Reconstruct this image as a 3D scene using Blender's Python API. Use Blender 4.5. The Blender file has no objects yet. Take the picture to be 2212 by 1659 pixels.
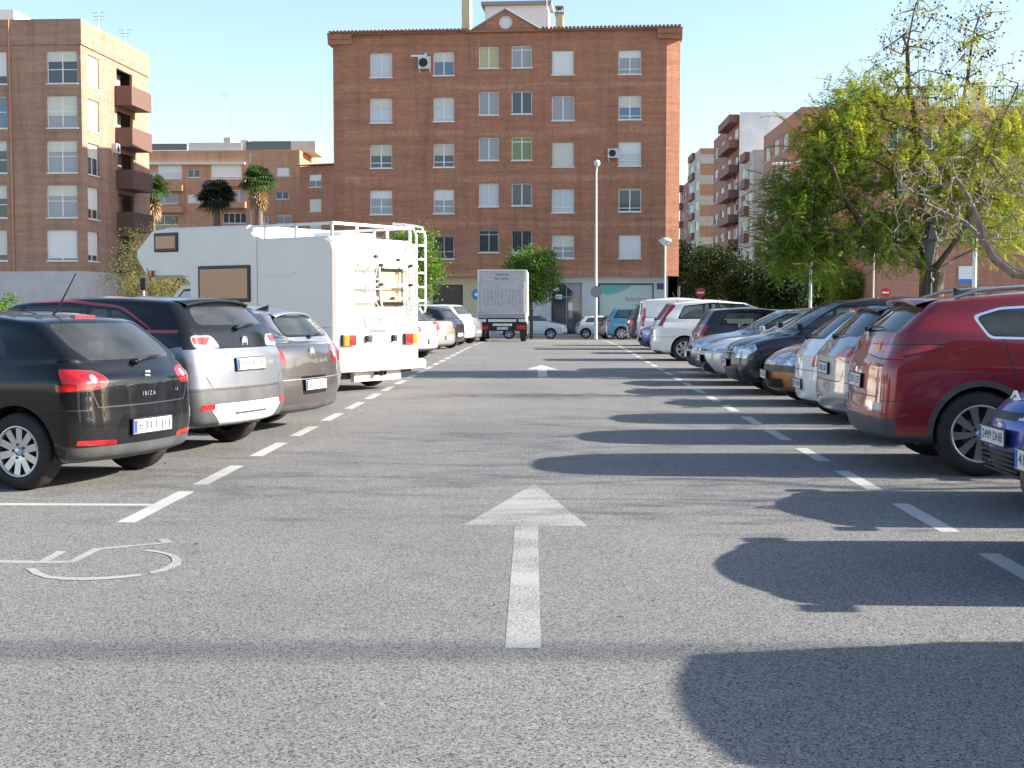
import bpy, bmesh, math, random
import numpy as np
from mathutils import Vector, Matrix
from mathutils.bvhtree import BVHTree
from mathutils.geometry import tessellate_polygon

R = math.radians
C = bpy.context.scene.collection
# ------------------------------------------------------------------ camera
CH = 1.48
YAW, PITCH, FP = R(1.6), math.atan(167.5 / 2850), 2850.0      # FP: focal length in px of a 2212 px wide picture
cd = bpy.data.cameras.new('camera'); cam = bpy.data.objects.new('camera', cd); C.objects.link(cam)
cd.sensor_width = 36; cd.lens = FP / 2212 * 36; cd.clip_start = .1; cd.clip_end = 4000
cam.location = (0, 0, CH); cam.rotation_euler = (R(90) - PITCH, 0, YAW)
bpy.context.scene.camera = cam
# ------------------------------------------------------------------ sky, sun, exposure
SUN_EL, SUN_AZ = R(24.5), R(88.8)          # azimuth measured from +Y towards +X
w = bpy.data.worlds.new("World"); bpy.context.scene.world = w; w.use_nodes = True
nt = w.node_tree; sky = nt.nodes.new('ShaderNodeTexSky'); sky.sky_type = 'NISHITA'; sky.sun_disc = False
sky.sun_elevation = SUN_EL; sky.sun_rotation = SUN_AZ; sky.air_density = 1.0; sky.dust_density = .9; sky.ozone_density = 1.2
bg = nt.nodes['Background']; nt.links.new(sky.outputs[0], bg.inputs[0]); bg.inputs[1].default_value = .096
sl = bpy.data.lights.new('sun', 'SUN'); sl.energy = 4.2; sl.angle = R(.55); sl.color = (1, .93, .82)
so = bpy.data.objects.new('sun', sl); C.objects.link(so)
sd = Vector((math.sin(SUN_AZ) * math.cos(SUN_EL), math.cos(SUN_AZ) * math.cos(SUN_EL), math.sin(SUN_EL)))
so.rotation_euler = sd.to_track_quat('Z', 'Y').to_euler(); so.location = (30, -5, 40)
vs = bpy.context.scene.view_settings
vs.view_transform = 'Standard'; vs.look = 'None'; vs.exposure = 1.6; vs.gamma = 1

# ------------------------------------------------------------------ helpers
_cy, _sy, _cp, _sp = math.cos(YAW), math.sin(YAW), math.cos(PITCH), math.sin(PITCH)
def ray(px, py):
    """direction (world) through point px,py of the 2212x1659 photograph"""
    a = (px - 1106) / FP; b = (829.5 - py) / FP
    f, u = _cp + b * _sp, -_sp + b * _cp
    return Vector((a * _cy - f * _sy, a * _sy + f * _cy, u))
def gz(y):
    P = ((-1e4, 0), (50, 0), (60, -.10), (70, -.25), (80, -.50), (86, -.62), (1e5, -.62))
    for (a, za), (b, zb) in zip(P, P[1:]):
        if y <= b: return za + (zb - za) * (y - a) / (b - a)
def atY(px, py, Y):
    d = ray(px, py); return Vector((0, 0, CH)) + d * (Y / d.y)
def atG(px, py, z=0):
    d = ray(px, py); return Vector((0, 0, CH)) + d * ((z - CH) / d.z)

def mat(name, col, rough=.5, metal=0, coat=0, emit=0, spec=.5, coatr=.03):
    m = bpy.data.materials.new(name); m.use_nodes = True; p = m.node_tree.nodes['Principled BSDF']
    p.inputs['Base Color'].default_value = (*col, 1); p.inputs['Roughness'].default_value = rough
    p.inputs['Metallic'].default_value = metal; p.inputs['Coat Weight'].default_value = coat
    p.inputs['Coat Roughness'].default_value = coatr; p.inputs['Specular IOR Level'].default_value = spec
    return m
def nodes(m): return m.node_tree.nodes, m.node_tree.links, m.node_tree.nodes['Principled BSDF']
def N(t, kind, **kw):
    n = t.new('ShaderNode' + kind)
    for k, v in kw.items():
        if k.startswith('i_'): n.inputs[k[2:].replace('_', ' ')].default_value = v
        else: setattr(n, k, v)
    return n
def ramp(t, stops):
    n = t.new('ShaderNodeValToRGB'); e = n.color_ramp.elements
    while len(e) < len(stops): e.new(.5)
    for k, (p, c) in enumerate(stops):
        e[k].position = p; e[k].color = (*c, 1) if len(c) == 3 else c
    return n
def lampmat(name, dark, bright, metal=0):
    # moulded lens: fine vertical flutes and darker chambers
    m = mat(name, bright, .14, metal, 1, coatr=.02); t, l, p = nodes(m); tc = N(t, 'TexCoord'); mp = N(t, 'Mapping'); mp.inputs['Scale'].default_value = (9, 9, 16); l.new(tc.outputs['Object'], mp.inputs[0])
    v = N(t, 'TexVoronoi', i_Scale=1.0); v.feature = 'SMOOTH_F1'; l.new(mp.outputs[0], v.inputs[0]); r = ramp(t, [(.25, bright), (.62, dark)]); l.new(v.outputs[0], r.inputs[0]); l.new(r.outputs[0], p.inputs['Base Color']); return m
def noisy(m, amt=.12, scale=3.0, stretch=(1, 1, 1), rough=0, detail=6):
    """multiply the base colour by soft procedural wear"""
    t, l, p = nodes(m); tc = N(t, 'TexCoord'); mp = N(t, 'Mapping'); mp.inputs['Scale'].default_value = stretch
    l.new(tc.outputs['Object'], mp.inputs[0]); n = N(t, 'TexNoise', i_Scale=scale, i_Detail=detail); l.new(mp.outputs[0], n.inputs[0])
    c = p.inputs['Base Color'].default_value[:3]
    r = ramp(t, [(.3, tuple(x * (1 - amt) for x in c)), (.7, tuple(min(1, x * (1 + amt)) for x in c))])
    l.new(n.outputs[0], r.inputs[0]); l.new(r.outputs[0], p.inputs['Base Color'])
    if rough:
        mr = N(t, 'MapRange'); mr.inputs[3].default_value = p.inputs['Roughness'].default_value - rough
        mr.inputs[4].default_value = p.inputs['Roughness'].default_value + rough
        l.new(n.outputs[0], mr.inputs[0]); l.new(mr.outputs[0], p.inputs['Roughness'])
    return m

def tag(o, label=None, cat=None, group=None, kind=None):
    if label: o['label'] = label
    if cat: o['category'] = cat
    if group: o['group'] = group
    if kind: o['kind'] = kind
    return o
def empty(name, loc, rz=0, **kw):
    o = bpy.data.objects.new(name, None); C.objects.link(o); o.location = loc; o.rotation_euler = (0, 0, rz)
    o.empty_display_size = .3
    return tag(o, **kw)
def link(name, me, parent=None):
    o = bpy.data.objects.new(name, me); C.objects.link(o)
    if parent: o.parent = parent
    return o
def copy_tree(o, parent=None):
    c = o.copy(); C.objects.link(c); c.parent = parent
    for ch in o.children: copy_tree(ch, c)
    return c

class MB:
    """collects shapes and links them as one mesh object"""
    def __init__(s): s.v = []; s.f = []; s.m = []; s.sm = []; s.M = Matrix(); s.mi = 0; s.smooth = False
    def add(s, vs, fs, smooth=None):
        b = len(s.v); M = s.M
        s.v += [tuple(M @ Vector(p)) for p in vs]; s.f += [tuple(b + i for i in f) for f in fs]
        s.m += [s.mi] * len(fs); s.sm += [s.smooth if smooth is None else smooth] * len(fs)
    def box(s, x0, x1, y0, y1, z0, z1, bev=0):
        if bev <= 0:
            s.add([(x0,y0,z0),(x1,y0,z0),(x1,y1,z0),(x0,y1,z0),(x0,y0,z1),(x1,y0,z1),(x1,y1,z1),(x0,y1,z1)],
                  [(0,3,2,1),(4,5,6,7),(0,1,5,4),(1,2,6,5),(2,3,7,6),(3,0,4,7)]); return
        bm = bmesh.new(); bmesh.ops.create_cube(bm, size=1)
        for v in bm.verts: v.co = ((x0+x1)/2+v.co.x*(x1-x0), (y0+y1)/2+v.co.y*(y1-y0), (z0+z1)/2+v.co.z*(z1-z0))
        bmesh.ops.bevel(bm, geom=bm.edges[:], offset=bev, segments=2, affect='EDGES', profile=.5)
        bm.verts.index_update(); s.add([v.co.copy() for v in bm.verts], [[v.index for v in f.verts] for f in bm.faces]); bm.free()
    def obox(s, c, ax, ay, az, hx, hy, hz):
        """oriented box"""
        c = Vector(c); P = []
        for sz in (-1, 1):
            for sx, sy in ((-1,-1),(1,-1),(1,1),(-1,1)): P.append(c + Vector(ax)*hx*sx + Vector(ay)*hy*sy + Vector(az)*hz*sz)
        s.add(P, [(0,3,2,1),(4,5,6,7),(0,1,5,4),(1,2,6,5),(2,3,7,6),(3,0,4,7)])
    def tube(s, pts, r, n=8, cap=True, closed=False, smooth=True):
        pts = [Vector(p) for p in pts]; rs = r if isinstance(r, (list, tuple)) else [r] * len(pts)
        V = []; F = []; k = len(pts); up = None
        for i, p in enumerate(pts):
            d = (pts[(i+1) % k] - pts[i-1]) if (closed or 0 < i < k-1) else (pts[1]-pts[0] if i == 0 else pts[-1]-pts[-2])
            d.normalize()
            if up is None: up = d.orthogonal().normalized()
            up = (up - d * up.dot(d)).normalized(); sd_ = d.cross(up)
            for j in range(n):
                a = 2*math.pi*j/n; V.append(p + (up*math.cos(a) + sd_*math.sin(a)) * rs[i])
        for i in range(k if closed else k-1):
            for j in range(n): F.append((i*n+j, i*n+(j+1)%n, ((i+1)%k)*n+(j+1)%n, ((i+1)%k)*n+j))
        s.add(V, F, smooth)
        if cap and not closed: s.add(V[:n], [tuple(range(n))[::-1]], False); s.add(V[-n:], [tuple(range(n))], False)
    def lathe(s, prof, n=24, axis='z', smooth=True, c=(0,0,0)):
        V = []; F = []; c = Vector(c)
        for r, h in prof:
            for j in range(n):
                a = 2*math.pi*j/n; x, y = r*math.cos(a), r*math.sin(a)
                V.append(c + Vector({'z': (x, y, h), 'y': (x, h, y), 'x': (h, x, y)}[axis]))
        for i in range(len(prof)-1):
            for j in range(n): F.append((i*n+j, i*n+(j+1)%n, (i+1)*n+(j+1)%n, (i+1)*n+j))
        s.add(V, F, smooth)
    def prism(s, poly, ax, ay, az, o=(0,0,0), t=.01):
        """polygon (a,b) in plane ax,ay at origin o extruded by t along az"""
        ax, ay, az, o = Vector(ax), Vector(ay), Vector(az), Vector(o); n = len(poly)
        P = [o+ax*a+ay*b for a, b in poly] + [o+ax*a+ay*b+az*t for a, b in poly]
        tr = tessellate_polygon([[Vector((a, b, 0)) for a, b in poly]])
        s.add(P, [tuple(x+n for x in q) for q in tr] + [tuple(q)[::-1] for q in tr] + [(i, (i+1)%n, (i+1)%n+n, i+n) for i in range(n)])
    def build(s, name, mats, parent=None, fix=False):
        me = bpy.data.meshes.new(name); me.from_pydata(s.v, [], s.f)
        for m in (mats if isinstance(mats, (list, tuple)) else [mats]): me.materials.append(m)
        me.polygons.foreach_set('material_index', s.m); me.polygons.foreach_set('use_smooth', s.sm)
        if fix:
            bm = bmesh.new(); bm.from_mesh(me); bmesh.ops.recalc_face_normals(bm, faces=bm.faces); bm.to_mesh(me); bm.free()
        me.update(); return link(name, me, parent)

def quads_np(name, V, m, parent=None, idx=None, mats=None):
    """V: (n,4,3) array of quads"""
    n = len(V); me = bpy.data.meshes.new(name); me.vertices.add(n*4); me.loops.add(n*4); me.polygons.add(n)
    me.vertices.foreach_set('co', V.reshape(-1).astype(np.float32)); me.loops.foreach_set('vertex_index', np.arange(n*4, dtype=np.int32))
    me.polygons.foreach_set('loop_start', np.arange(0, n*4, 4, dtype=np.int32)); me.polygons.foreach_set('loop_total', np.full(n, 4, dtype=np.int32))
    for q in (mats or [m]): me.materials.append(q)
    if idx is not None: me.polygons.foreach_set('material_index', idx.astype(np.int32))
    me.update(); me.validate(); return link(name, me, parent)

_txt = {}
def text_mesh(txt, size, align='CENTER', ext=.0):
    k = (txt, size, align)
    if k not in _txt:
        cu = bpy.data.curves.new('lettering', 'FONT'); cu.body = txt; cu.size = size; cu.align_x = align; cu.align_y = 'CENTER'; cu.extrude = ext; cu.resolution_u = 3
        o = bpy.data.objects.new('lettering', cu); C.objects.link(o)
        me = bpy.data.meshes.new_from_object(o.evaluated_get(bpy.context.evaluated_depsgraph_get())); bpy.data.objects.remove(o); _txt[k] = me
    return _txt[k].copy()
def put_text(txt, size, origin, right, up, m, parent, width=None, name='lettering', align='CENTER'):
    me = text_mesh(txt, size, align); me.materials.clear(); me.materials.append(m)
    right, up = Vector(right).normalized(), Vector(up).normalized(); nrm = right.cross(up)
    xs = [v.co.x for v in me.vertices]; sx = width / (max(xs) - min(xs)) if width else 1
    for v in me.vertices: v.co = Vector(origin) + right * v.co.x * sx + up * v.co.y + nrm * v.co.z
    return link(name, me, parent)

# ------------------------------------------------------------------ materials
def asphalt(name, paint=0):
    m = mat(name, (.16, .157, .15), .93); t, l, p = nodes(m); tc = N(t, 'TexCoord')
    v = N(t, 'TexVoronoi', i_Scale=135.0); v.feature = 'F1'; l.new(tc.outputs['Object'], v.inputs[0]); sv = N(t, 'SeparateColor'); l.new(v.outputs['Color'], sv.inputs[0])
    n2 = N(t, 'TexNoise', i_Scale=210.0, i_Detail=2.0, i_Roughness=.6); l.new(tc.outputs['Object'], n2.inputs[0])
    big = N(t, 'TexNoise', i_Scale=.35, i_Detail=7.0, i_Roughness=.62); l.new(tc.outputs['Object'], big.inputs[0])
    g = ramp(t, [(.0, (.03, .03, .03)), (.13, (.06, .058, .056)), (.20, (.142, .138, .131)), (.70, (.212, .206, .195)), (1, (.32, .31, .293))]); l.new(sv.outputs[0], g.inputs[0])
    stone = N(t, 'MixRGB', blend_type='MULTIPLY'); stone.inputs[0].default_value = 1
    vr = ramp(t, [(.38, (.62, .62, .62)), (.62, (1.35, 1.35, 1.35))]); l.new(n2.outputs[0], vr.inputs[0]); l.new(g.outputs[0], stone.inputs[1]); l.new(vr.outputs[0], stone.inputs[2])
    br = ramp(t, [(.3, (.80, .80, .82)), (.5, (.95, .95, .95)), (.72, (1.08, 1.06, 1.03))]); l.new(big.outputs[0], br.inputs[0])
    mul = N(t, 'MixRGB', blend_type='MULTIPLY'); mul.inputs[0].default_value = 1; l.new(stone.outputs[0], mul.inputs[1]); l.new(br.outputs[0], mul.inputs[2])
    # oil drips and darker wear between the bays
    st = N(t, 'TexNoise', i_Scale=1.7, i_Detail=4.0); l.new(tc.outputs['Object'], st.inputs[0])
    sr = ramp(t, [(.62, (1, 1, 1)), (.72, (.80, .79, .78))]); l.new(st.outputs[0], sr.inputs[0])
    m2 = N(t, 'MixRGB', blend_type='MULTIPLY'); m2.inputs[0].default_value = 1; l.new(mul.outputs[0], m2.inputs[1]); l.new(sr.outputs[0], m2.inputs[2])
    out = m2.outputs[0]
    if paint:
        pn = N(t, 'TexNoise', i_Scale=70.0, i_Detail=4.0, i_Roughness=.75); l.new(tc.outputs['Object'], pn.inputs[0])
        pb = N(t, 'TexNoise', i_Scale=2.2, i_Detail=3.0); l.new(tc.outputs['Object'], pb.inputs[0])
        ad = N(t, 'Math', operation='ADD'); l.new(pn.outputs[0], ad.inputs[0]); sc = N(t, 'Math', operation='MULTIPLY'); sc.inputs[1].default_value = .35; l.new(pb.outputs[0], sc.inputs[0]); l.new(sc.outputs[0], ad.inputs[1])
        a = {1: .50, 2: .60, 3: .555}[paint]
        pr = ramp(t, [(a, (0, 0, 0)), (a + .10, (1, 1, 1))]); l.new(ad.outputs[0], pr.inputs[0])
        mx = N(t, 'MixRGB'); l.new(pr.outputs[0], mx.inputs[0]); l.new(out, mx.inputs[1]); mx.inputs[2].default_value = (.46, .45, .42, 1) if paint == 1 else (.37, .365, .345, 1)
        out = mx.outputs[0]
    l.new(out, p.inputs['Base Color'])
    b = N(t, 'Bump', i_Strength=.10, i_Distance=.003); l.new(n2.outputs[0], b.inputs['Height']); l.new(b.outputs[0], p.inputs['Normal'])
    return m
def brick(name, c1, c2, mortar, scale=1.0, streak=.25, rw=.25, rh=.075):
    m = mat(name, c1, .9); t, l, p = nodes(m); tc = N(t, 'TexCoord'); s = N(t, 'SeparateXYZ'); cb = N(t, 'CombineXYZ'); l.new(tc.outputs['Object'], s.inputs[0])
    a = N(t, 'Math', operation='ADD'); l.new(s.outputs[0], a.inputs[0]); l.new(s.outputs[1], a.inputs[1]); l.new(a.outputs[0], cb.inputs[0]); l.new(s.outputs[2], cb.inputs[1])
    b = N(t, 'TexBrick'); b.inputs['Color1'].default_value = (*c1, 1); b.inputs['Color2'].default_value = (*c2, 1); b.inputs['Mortar'].default_value = (*mortar, 1)
    b.inputs['Scale'].default_value = scale; b.inputs['Brick Width'].default_value = rw; b.inputs['Row Height'].default_value = rh; b.inputs['Mortar Size'].default_value = .008; b.inputs['Bias'].default_value = 0
    l.new(cb.outputs[0], b.inputs[0])
    mp = N(t, 'Mapping'); mp.inputs['Scale'].default_value = (.22, 2.2, 1); l.new(cb.outputs[0], mp.inputs[0]); n = N(t, 'TexNoise', i_Scale=1.3, i_Detail=7.0, i_Roughness=.65); l.new(mp.outputs[0], n.inputs[0])
    r = ramp(t, [(.3, (1-streak,)*3), (.7, (1+streak,)*3)]); l.new(n.outputs[0], r.inputs[0])
    x = N(t, 'MixRGB', blend_type='MULTIPLY'); x.inputs[0].default_value = 1; l.new(b.outputs[0], x.inputs[1]); l.new(r.outputs[0], x.inputs[2])
    m3 = N(t, 'Mapping'); m3.inputs['Scale'].default_value = (1.6, .12, 1); l.new(cb.outputs[0], m3.inputs[0]); n3 = N(t, 'TexNoise', i_Scale=1.0, i_Detail=5.0, i_Roughness=.6); l.new(m3.outputs[0], n3.inputs[0])
    r3 = ramp(t, [(.32, (.80, .78, .77)), (.52, (1, 1, 1)), (.75, (1.07, 1.06, 1.04))]); l.new(n3.outputs[0], r3.inputs[0]); y = N(t, 'MixRGB', blend_type='MULTIPLY'); y.inputs[0].default_value = 1; l.new(x.outputs[0], y.inputs[1]); l.new(r3.outputs[0], y.inputs[2]); l.new(y.outputs[0], p.inputs['Base Color'])
    return m
def leafmat(name, cols, trans=.45):
    m = mat(name, cols[0], .6, spec=.15 if trans < .2 else .4); t, l, p = nodes(m); g = N(t, 'NewGeometry'); r = ramp(t, [(i/max(1, len(cols)-1), c) for i, c in enumerate(cols)])
    l.new(g.outputs['Random Per Island'], r.inputs[0]); l.new(r.outputs[0], p.inputs['Base Color'])
    tr = N(t, 'BsdfTranslucent'); mu = N(t, 'MixRGB', blend_type='MULTIPLY'); mu.inputs[0].default_value = 1; mu.inputs[2].default_value = (1.3, 1.25, .5, 1); l.new(r.outputs[0], mu.inputs[1]); l.new(mu.outputs[0], tr.inputs[0])
    mx = N(t, 'MixShader'); mx.inputs[0].default_value = trans; l.new(p.outputs[0], mx.inputs[1]); l.new(tr.outputs[0], mx.inputs[2]); l.new(mx.outputs[0], t['Material Output'].inputs[0])
    return m
def glass(name, tint=(.42, .48, .47), rough=.02, f0=.0, dust=.09):
    m = mat(name, (.02, .02, .02), .05); t, l, p = nodes(m)
    tr = N(t, 'BsdfTransparent'); tr.inputs[0].default_value = (*tint, 1); gl = N(t, 'BsdfGlossy'); gl.inputs['Roughness'].default_value = rough; gl.inputs[0].default_value = (.95, .97, 1, 1)
    fr = N(t, 'Fresnel', i_IOR=1.55); ad = N(t, 'Math', operation='ADD'); ad.inputs[1].default_value = f0; ad.use_clamp = True; l.new(fr.outputs[0], ad.inputs[0])
    mx = N(t, 'MixShader'); l.new(ad.outputs[0], mx.inputs[0]); l.new(tr.outputs[0], mx.inputs[1]); l.new(gl.outputs[0], mx.inputs[2])
    df = N(t, 'BsdfDiffuse'); df.inputs[0].default_value = (.42, .44, .42, 1); tc = N(t, 'TexCoord'); nz = N(t, 'TexNoise', i_Scale=2.5, i_Detail=5.0); l.new(tc.outputs['Object'], nz.inputs[0]); dr = N(t, 'MapRange'); dr.inputs[1].default_value = .3; dr.inputs[2].default_value = .7; dr.inputs[3].default_value = dust*.5; dr.inputs[4].default_value = dust*1.4; l.new(nz.outputs[0], dr.inputs[0])
    m2 = N(t, 'MixShader'); l.new(dr.outputs[0], m2.inputs[0]); l.new(mx.outputs[0], m2.inputs[1]); l.new(df.outputs[0], m2.inputs[2]); l.new(m2.outputs[0], t['Material Output'].inputs[0])
    return m
def paint(name, col, metal=.0, rough=.4, dirt=.10, coat=1.0, spec=.5):
    m = mat(name, col, rough, metal, coat, spec=spec, coatr=.04); t, l, p = nodes(m); tc = N(t, 'TexCoord'); n = N(t, 'TexNoise', i_Scale=2.2, i_Detail=8.0, i_Roughness=.7); l.new(tc.outputs['Object'], n.inputs[0])
    s = N(t, 'SeparateXYZ'); l.new(tc.outputs['Object'], s.inputs[0])
    mr = N(t, 'MapRange'); mr.inputs[1].default_value = .75; mr.inputs[2].default_value = .2; l.new(s.outputs[2], mr.inputs[0])       # road dust low on the body
    mu = N(t, 'Math', operation='MULTIPLY'); l.new(mr.outputs[0], mu.inputs[0]); l.new(n.outputs[0], mu.inputs[1])
    a2 = N(t, 'Math', operation='MULTIPLY_ADD'); l.new(mu.outputs[0], a2.inputs[0]); a2.inputs[1].default_value = .16; a2.inputs[2].default_value = dirt * .25; a2.use_clamp = True
    mx = N(t, 'MixRGB'); l.new(a2.outputs[0], mx.inputs[0]); mx.inputs[1].default_value = (*col, 1); mx.inputs[2].default_value = (.17, .16, .145, 1); l.new(mx.outputs[0], p.inputs['Base Color'])
    r2 = N(t, 'MapRange'); r2.inputs[3].default_value = .01; r2.inputs[4].default_value = .07; l.new(n.outputs[0], r2.inputs[0]); l.new(r2.outputs[0], p.inputs['Coat Roughness'])
    return m
M = dict(
 asphalt=asphalt('asphalt'), road_paint=asphalt('road paint', 1), faded_paint=asphalt('faded road paint', 2), worn_paint=asphalt('worn road paint', 3),
 pave=noisy(mat('concrete paving', (.33, .31, .28), .9), .15, 1.5), kerb=noisy(mat('kerb stone', (.36, .35, .33), .9), .15, 4),
 white=mat('white paint', (.8, .8, .78), .45), offwhite=noisy(mat('cream shutter', (.70, .68, .60), .6), .04, 8), beige=mat('beige shutter', (.62, .58, .47), .6),
 gray=mat('grey paint', (.30, .31, .32), .5), dark=mat('dark void', (.02, .02, .022), .6), black=mat('black plastic', (.022, .022, .024), .45), blackgloss=mat('black gloss trim', (.01, .01, .012), .12),
 plastic=noisy(mat('grey bumper plastic', (.075, .076, .08), .5), .2, 6), rubber=noisy(mat('tyre rubber', (.022, .021, .02), .75), .3, 10), alloy=mat('alloy rim', (.55, .56, .58), .28, .85), darkalloy=mat('dark alloy', (.06, .06, .065), .35, .6),
 chrome=mat('chrome', (.85, .86, .88), .18, .75), satin=mat('satin silver', (.42, .43, .44), .35, .5), red=lampmat('red lamp glass', (.22, .003, .004), (.72, .014, .016)), redd=mat('red reflector', (.62, .02, .015), .25, 0, 1),
 darkred=lampmat('smoked red lamp glass', (.07, .002, .002), (.42, .008, .008)), glow=mat('orange red lens', (.75, .10, .02), .2, 0, 1),
 amber=mat('amber lamp glass', (.75, .22, .01), .12, 0, 1), clear=lampmat('clear lamp glass', (.36, .38, .41), (.80, .83, .86), .3), plate=mat('plate white', (.75, .75, .72), .35), platetxt=mat('plate black', (.02, .02, .02), .4), plateblue=mat('plate blue', (.02, .08, .42), .4),
 glass=glass('car glass'), glassdark=glass('privacy glass', (.05, .055, .06), .02, dust=.03), seat=noisy(mat('seat fabric', (.045, .045, .05), .8), .2, 12), seatbeige=mat('beige seat', (.32, .30, .26), .8),
 winglass=mat('window glass', (.045, .055, .065), .05, 0, 0, spec=.9), winblue=mat('blue tinted pane', (.12, .19, .27), .08, spec=.9), winmid=mat('curtained pane', (.36, .37, .38), .2), winlight=mat('net curtain pane', (.62, .64, .66), .25), winyellow=mat('yellow curtain', (.55, .50, .26), .3), wingreen=mat('green curtain', (.24, .29, .13), .3),
 bark=noisy(mat('bark', (.10, .075, .055), .95), .35, 9, (1, 1, .3)), barkgrey=noisy(mat('pale bark', (.22, .19, .165), .95), .3, 9, (1, 1, .3)), galv=mat('galvanised steel', (.42, .44, .45), .45, .6), lamppost=mat('white lamp post', (.62, .63, .62), .5),
 signred=mat('sign red', (.55, .02, .025), .4), signwhite=mat('sign white', (.8, .8, .8), .4), signblue=mat('sign blue', (.02, .22, .62), .4), signback=mat('sign grey back', (.22, .23, .24), .55, .3),
 tile=noisy(mat('roof tile', (.26, .13, .085), .85), .3, 5), roofgrey=mat('roof grey', (.3, .3, .3), .8), acwhite=mat('air conditioner casing', (.62, .61, .57), .5), iron=mat('iron bars', (.12, .12, .13), .5),
)
M['brick'] = brick('red brick', (.46, .190, .104), (.345, .137, .080), (.38, .235, .16), streak=.2)
M['brick_l'] = brick('soldier course brick', (.52, .235, .13), (.38, .16, .095), (.42, .27, .19), rw=.075, rh=.25)
M['brick_b'] = brick('brown brick', (.40, .235, .16), (.33, .19, .13), (.36, .25, .19), streak=.2)
M['brick_o'] = brick('orange brick', (.58, .29, .16), (.50, .24, .13), (.50, .32, .22), streak=.12)
M['brick_r'] = brick('terracotta brick', (.46, .19, .125), (.37, .15, .10), (.45, .30, .23), streak=.15)
M['plinth'] = noisy(mat('grey render', (.50, .48, .47), .85), .08, 1.2)
M['cream'] = noisy(mat('cream render', (.60, .54, .45), .85), .10, .8)
M['whiterender'] = noisy(mat('patched white render', (.72, .70, .72), .85), .12, .5)
M['terracotta'] = noisy(mat('terracotta render', (.48, .22, .15), .85), .08, .6)
M['shopwall'] = noisy(mat('pale shopfront wall', (.58, .60, .58), .7), .06, 1.5)
M['yellowwall'] = noisy(mat('yellow wall', (.62, .52, .32), .8), .08, 1.5)
# ------------------------------------------------------------------ cars
def lerp(a, b, t): return a + (b - a) * t
def rp(poly, r=.03, n=3):
    """round the corners of a convex polygon"""
    out = []; k = len(poly); rr = r if isinstance(r, (list, tuple)) else [r] * k
    for i in range(k):
        a, b, c = Vector(poly[i-1]), Vector(poly[i]), Vector(poly[(i+1) % k])
        u, v = (a-b), (c-b); d = min(rr[i], u.length*.45, v.length*.45)
        p, q = b + u.normalized()*d, b + v.normalized()*d
        for j in range(n+1):
            t = j/n; x = p*(1-t)**2 + b*2*t*(1-t) + q*t*t; out.append((x.x, x.y))
    return out
def split(pts, iu, iv, a, b, c):
    ins, out = [], []; n = len(pts); ds = [a*p[iu] + b*p[iv] + c for p in pts]
    if min(ds) >= -1e-7: return pts, None
    if max(ds) <= 1e-7: return None, pts
    for i in range(n):
        p, q, dp, dq = pts[i], pts[(i+1) % n], ds[i], ds[(i+1) % n]
        if dp >= 0: ins.append(p)
        if dp <= 0: out.append(p)
        if (dp > 0 and dq < 0) or (dp < 0 and dq > 0):
            t = dp/(dp-dq); x = tuple(p[k]+(q[k]-p[k])*t for k in range(6)); ins.append(x); out.append(x)
    return (ins if len(ins) > 2 else None), (out if len(out) > 2 else None)
def cut(faces, poly, iu, iv, cond):
    """split off the part of the surface inside a convex polygon of the (iu,iv) projection"""
    ar = sum(poly[i-1][0]*poly[i][1] - poly[i][0]*poly[i-1][1] for i in range(len(poly)))
    if ar < 0: poly = poly[::-1]
    u0, u1 = min(p[0] for p in poly), max(p[0] for p in poly); v0, v1 = min(p[1] for p in poly), max(p[1] for p in poly)
    rest, ins = [], []; E = []
    for i in range(len(poly)):
        (x0, y0), (x1, y1) = poly[i-1], poly[i]; dx, dy = x1-x0, y1-y0
        if dx*dx+dy*dy < 1e-10: continue
        E.append((-dy, dx, dy*x0 - dx*y0))
    for F in faces:
        pts, mi = F; us = [p[iu] for p in pts]; vs_ = [p[iv] for p in pts]
        if max(us) < u0 or min(us) > u1 or max(vs_) < v0 or min(vs_) > v1 or not cond(pts): rest.append(F); continue
        cur = pts; outs = []
        for e in E:
            i_, o_ = split(cur, iu, iv, *e)
            if o_: outs.append(o_)
            cur = i_
            if not cur: break
        if cur: ins.append((cur, mi)); rest += [(o, mi) for o in outs]
        else: rest.append(F)
    return rest, ins
def mesh_faces(name, faces, mats, parent, off=0, remap=None):
    V = []; F = []; NN = []; MI = []
    for pts, mi in faces:
        b = len(V)
        for p in pts:
            V.append((p[0]+p[3]*off, p[1]+p[4]*off, p[2]+p[5]*off)); NN.append((p[3], p[4], p[5]))
        F.append(tuple(range(b, b+len(pts)))); MI.append(0 if remap is None else mi)
    me = bpy.data.meshes.new(name); me.from_pydata(V, [], F)
    for m in mats: me.materials.append(m)
    me.polygons.foreach_set('use_smooth', [True]*len(F)); me.polygons.foreach_set('material_index', MI)
    me.normals_split_custom_set_from_vertices([Vector(n).normalized() for n in NN]); me.update()
    return link(name, me, parent)
SD = lambda s: (lambda pts: sum(p[4] for p in pts)/len(pts)*s > .30)
RE = lambda pts: sum(p[3] for p in pts)/len(pts) < -.2 and pts[0][0] < -.3
FR = lambda pts: sum(p[3] for p in pts)/len(pts) > .15 and pts[0][0] > .3

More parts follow.
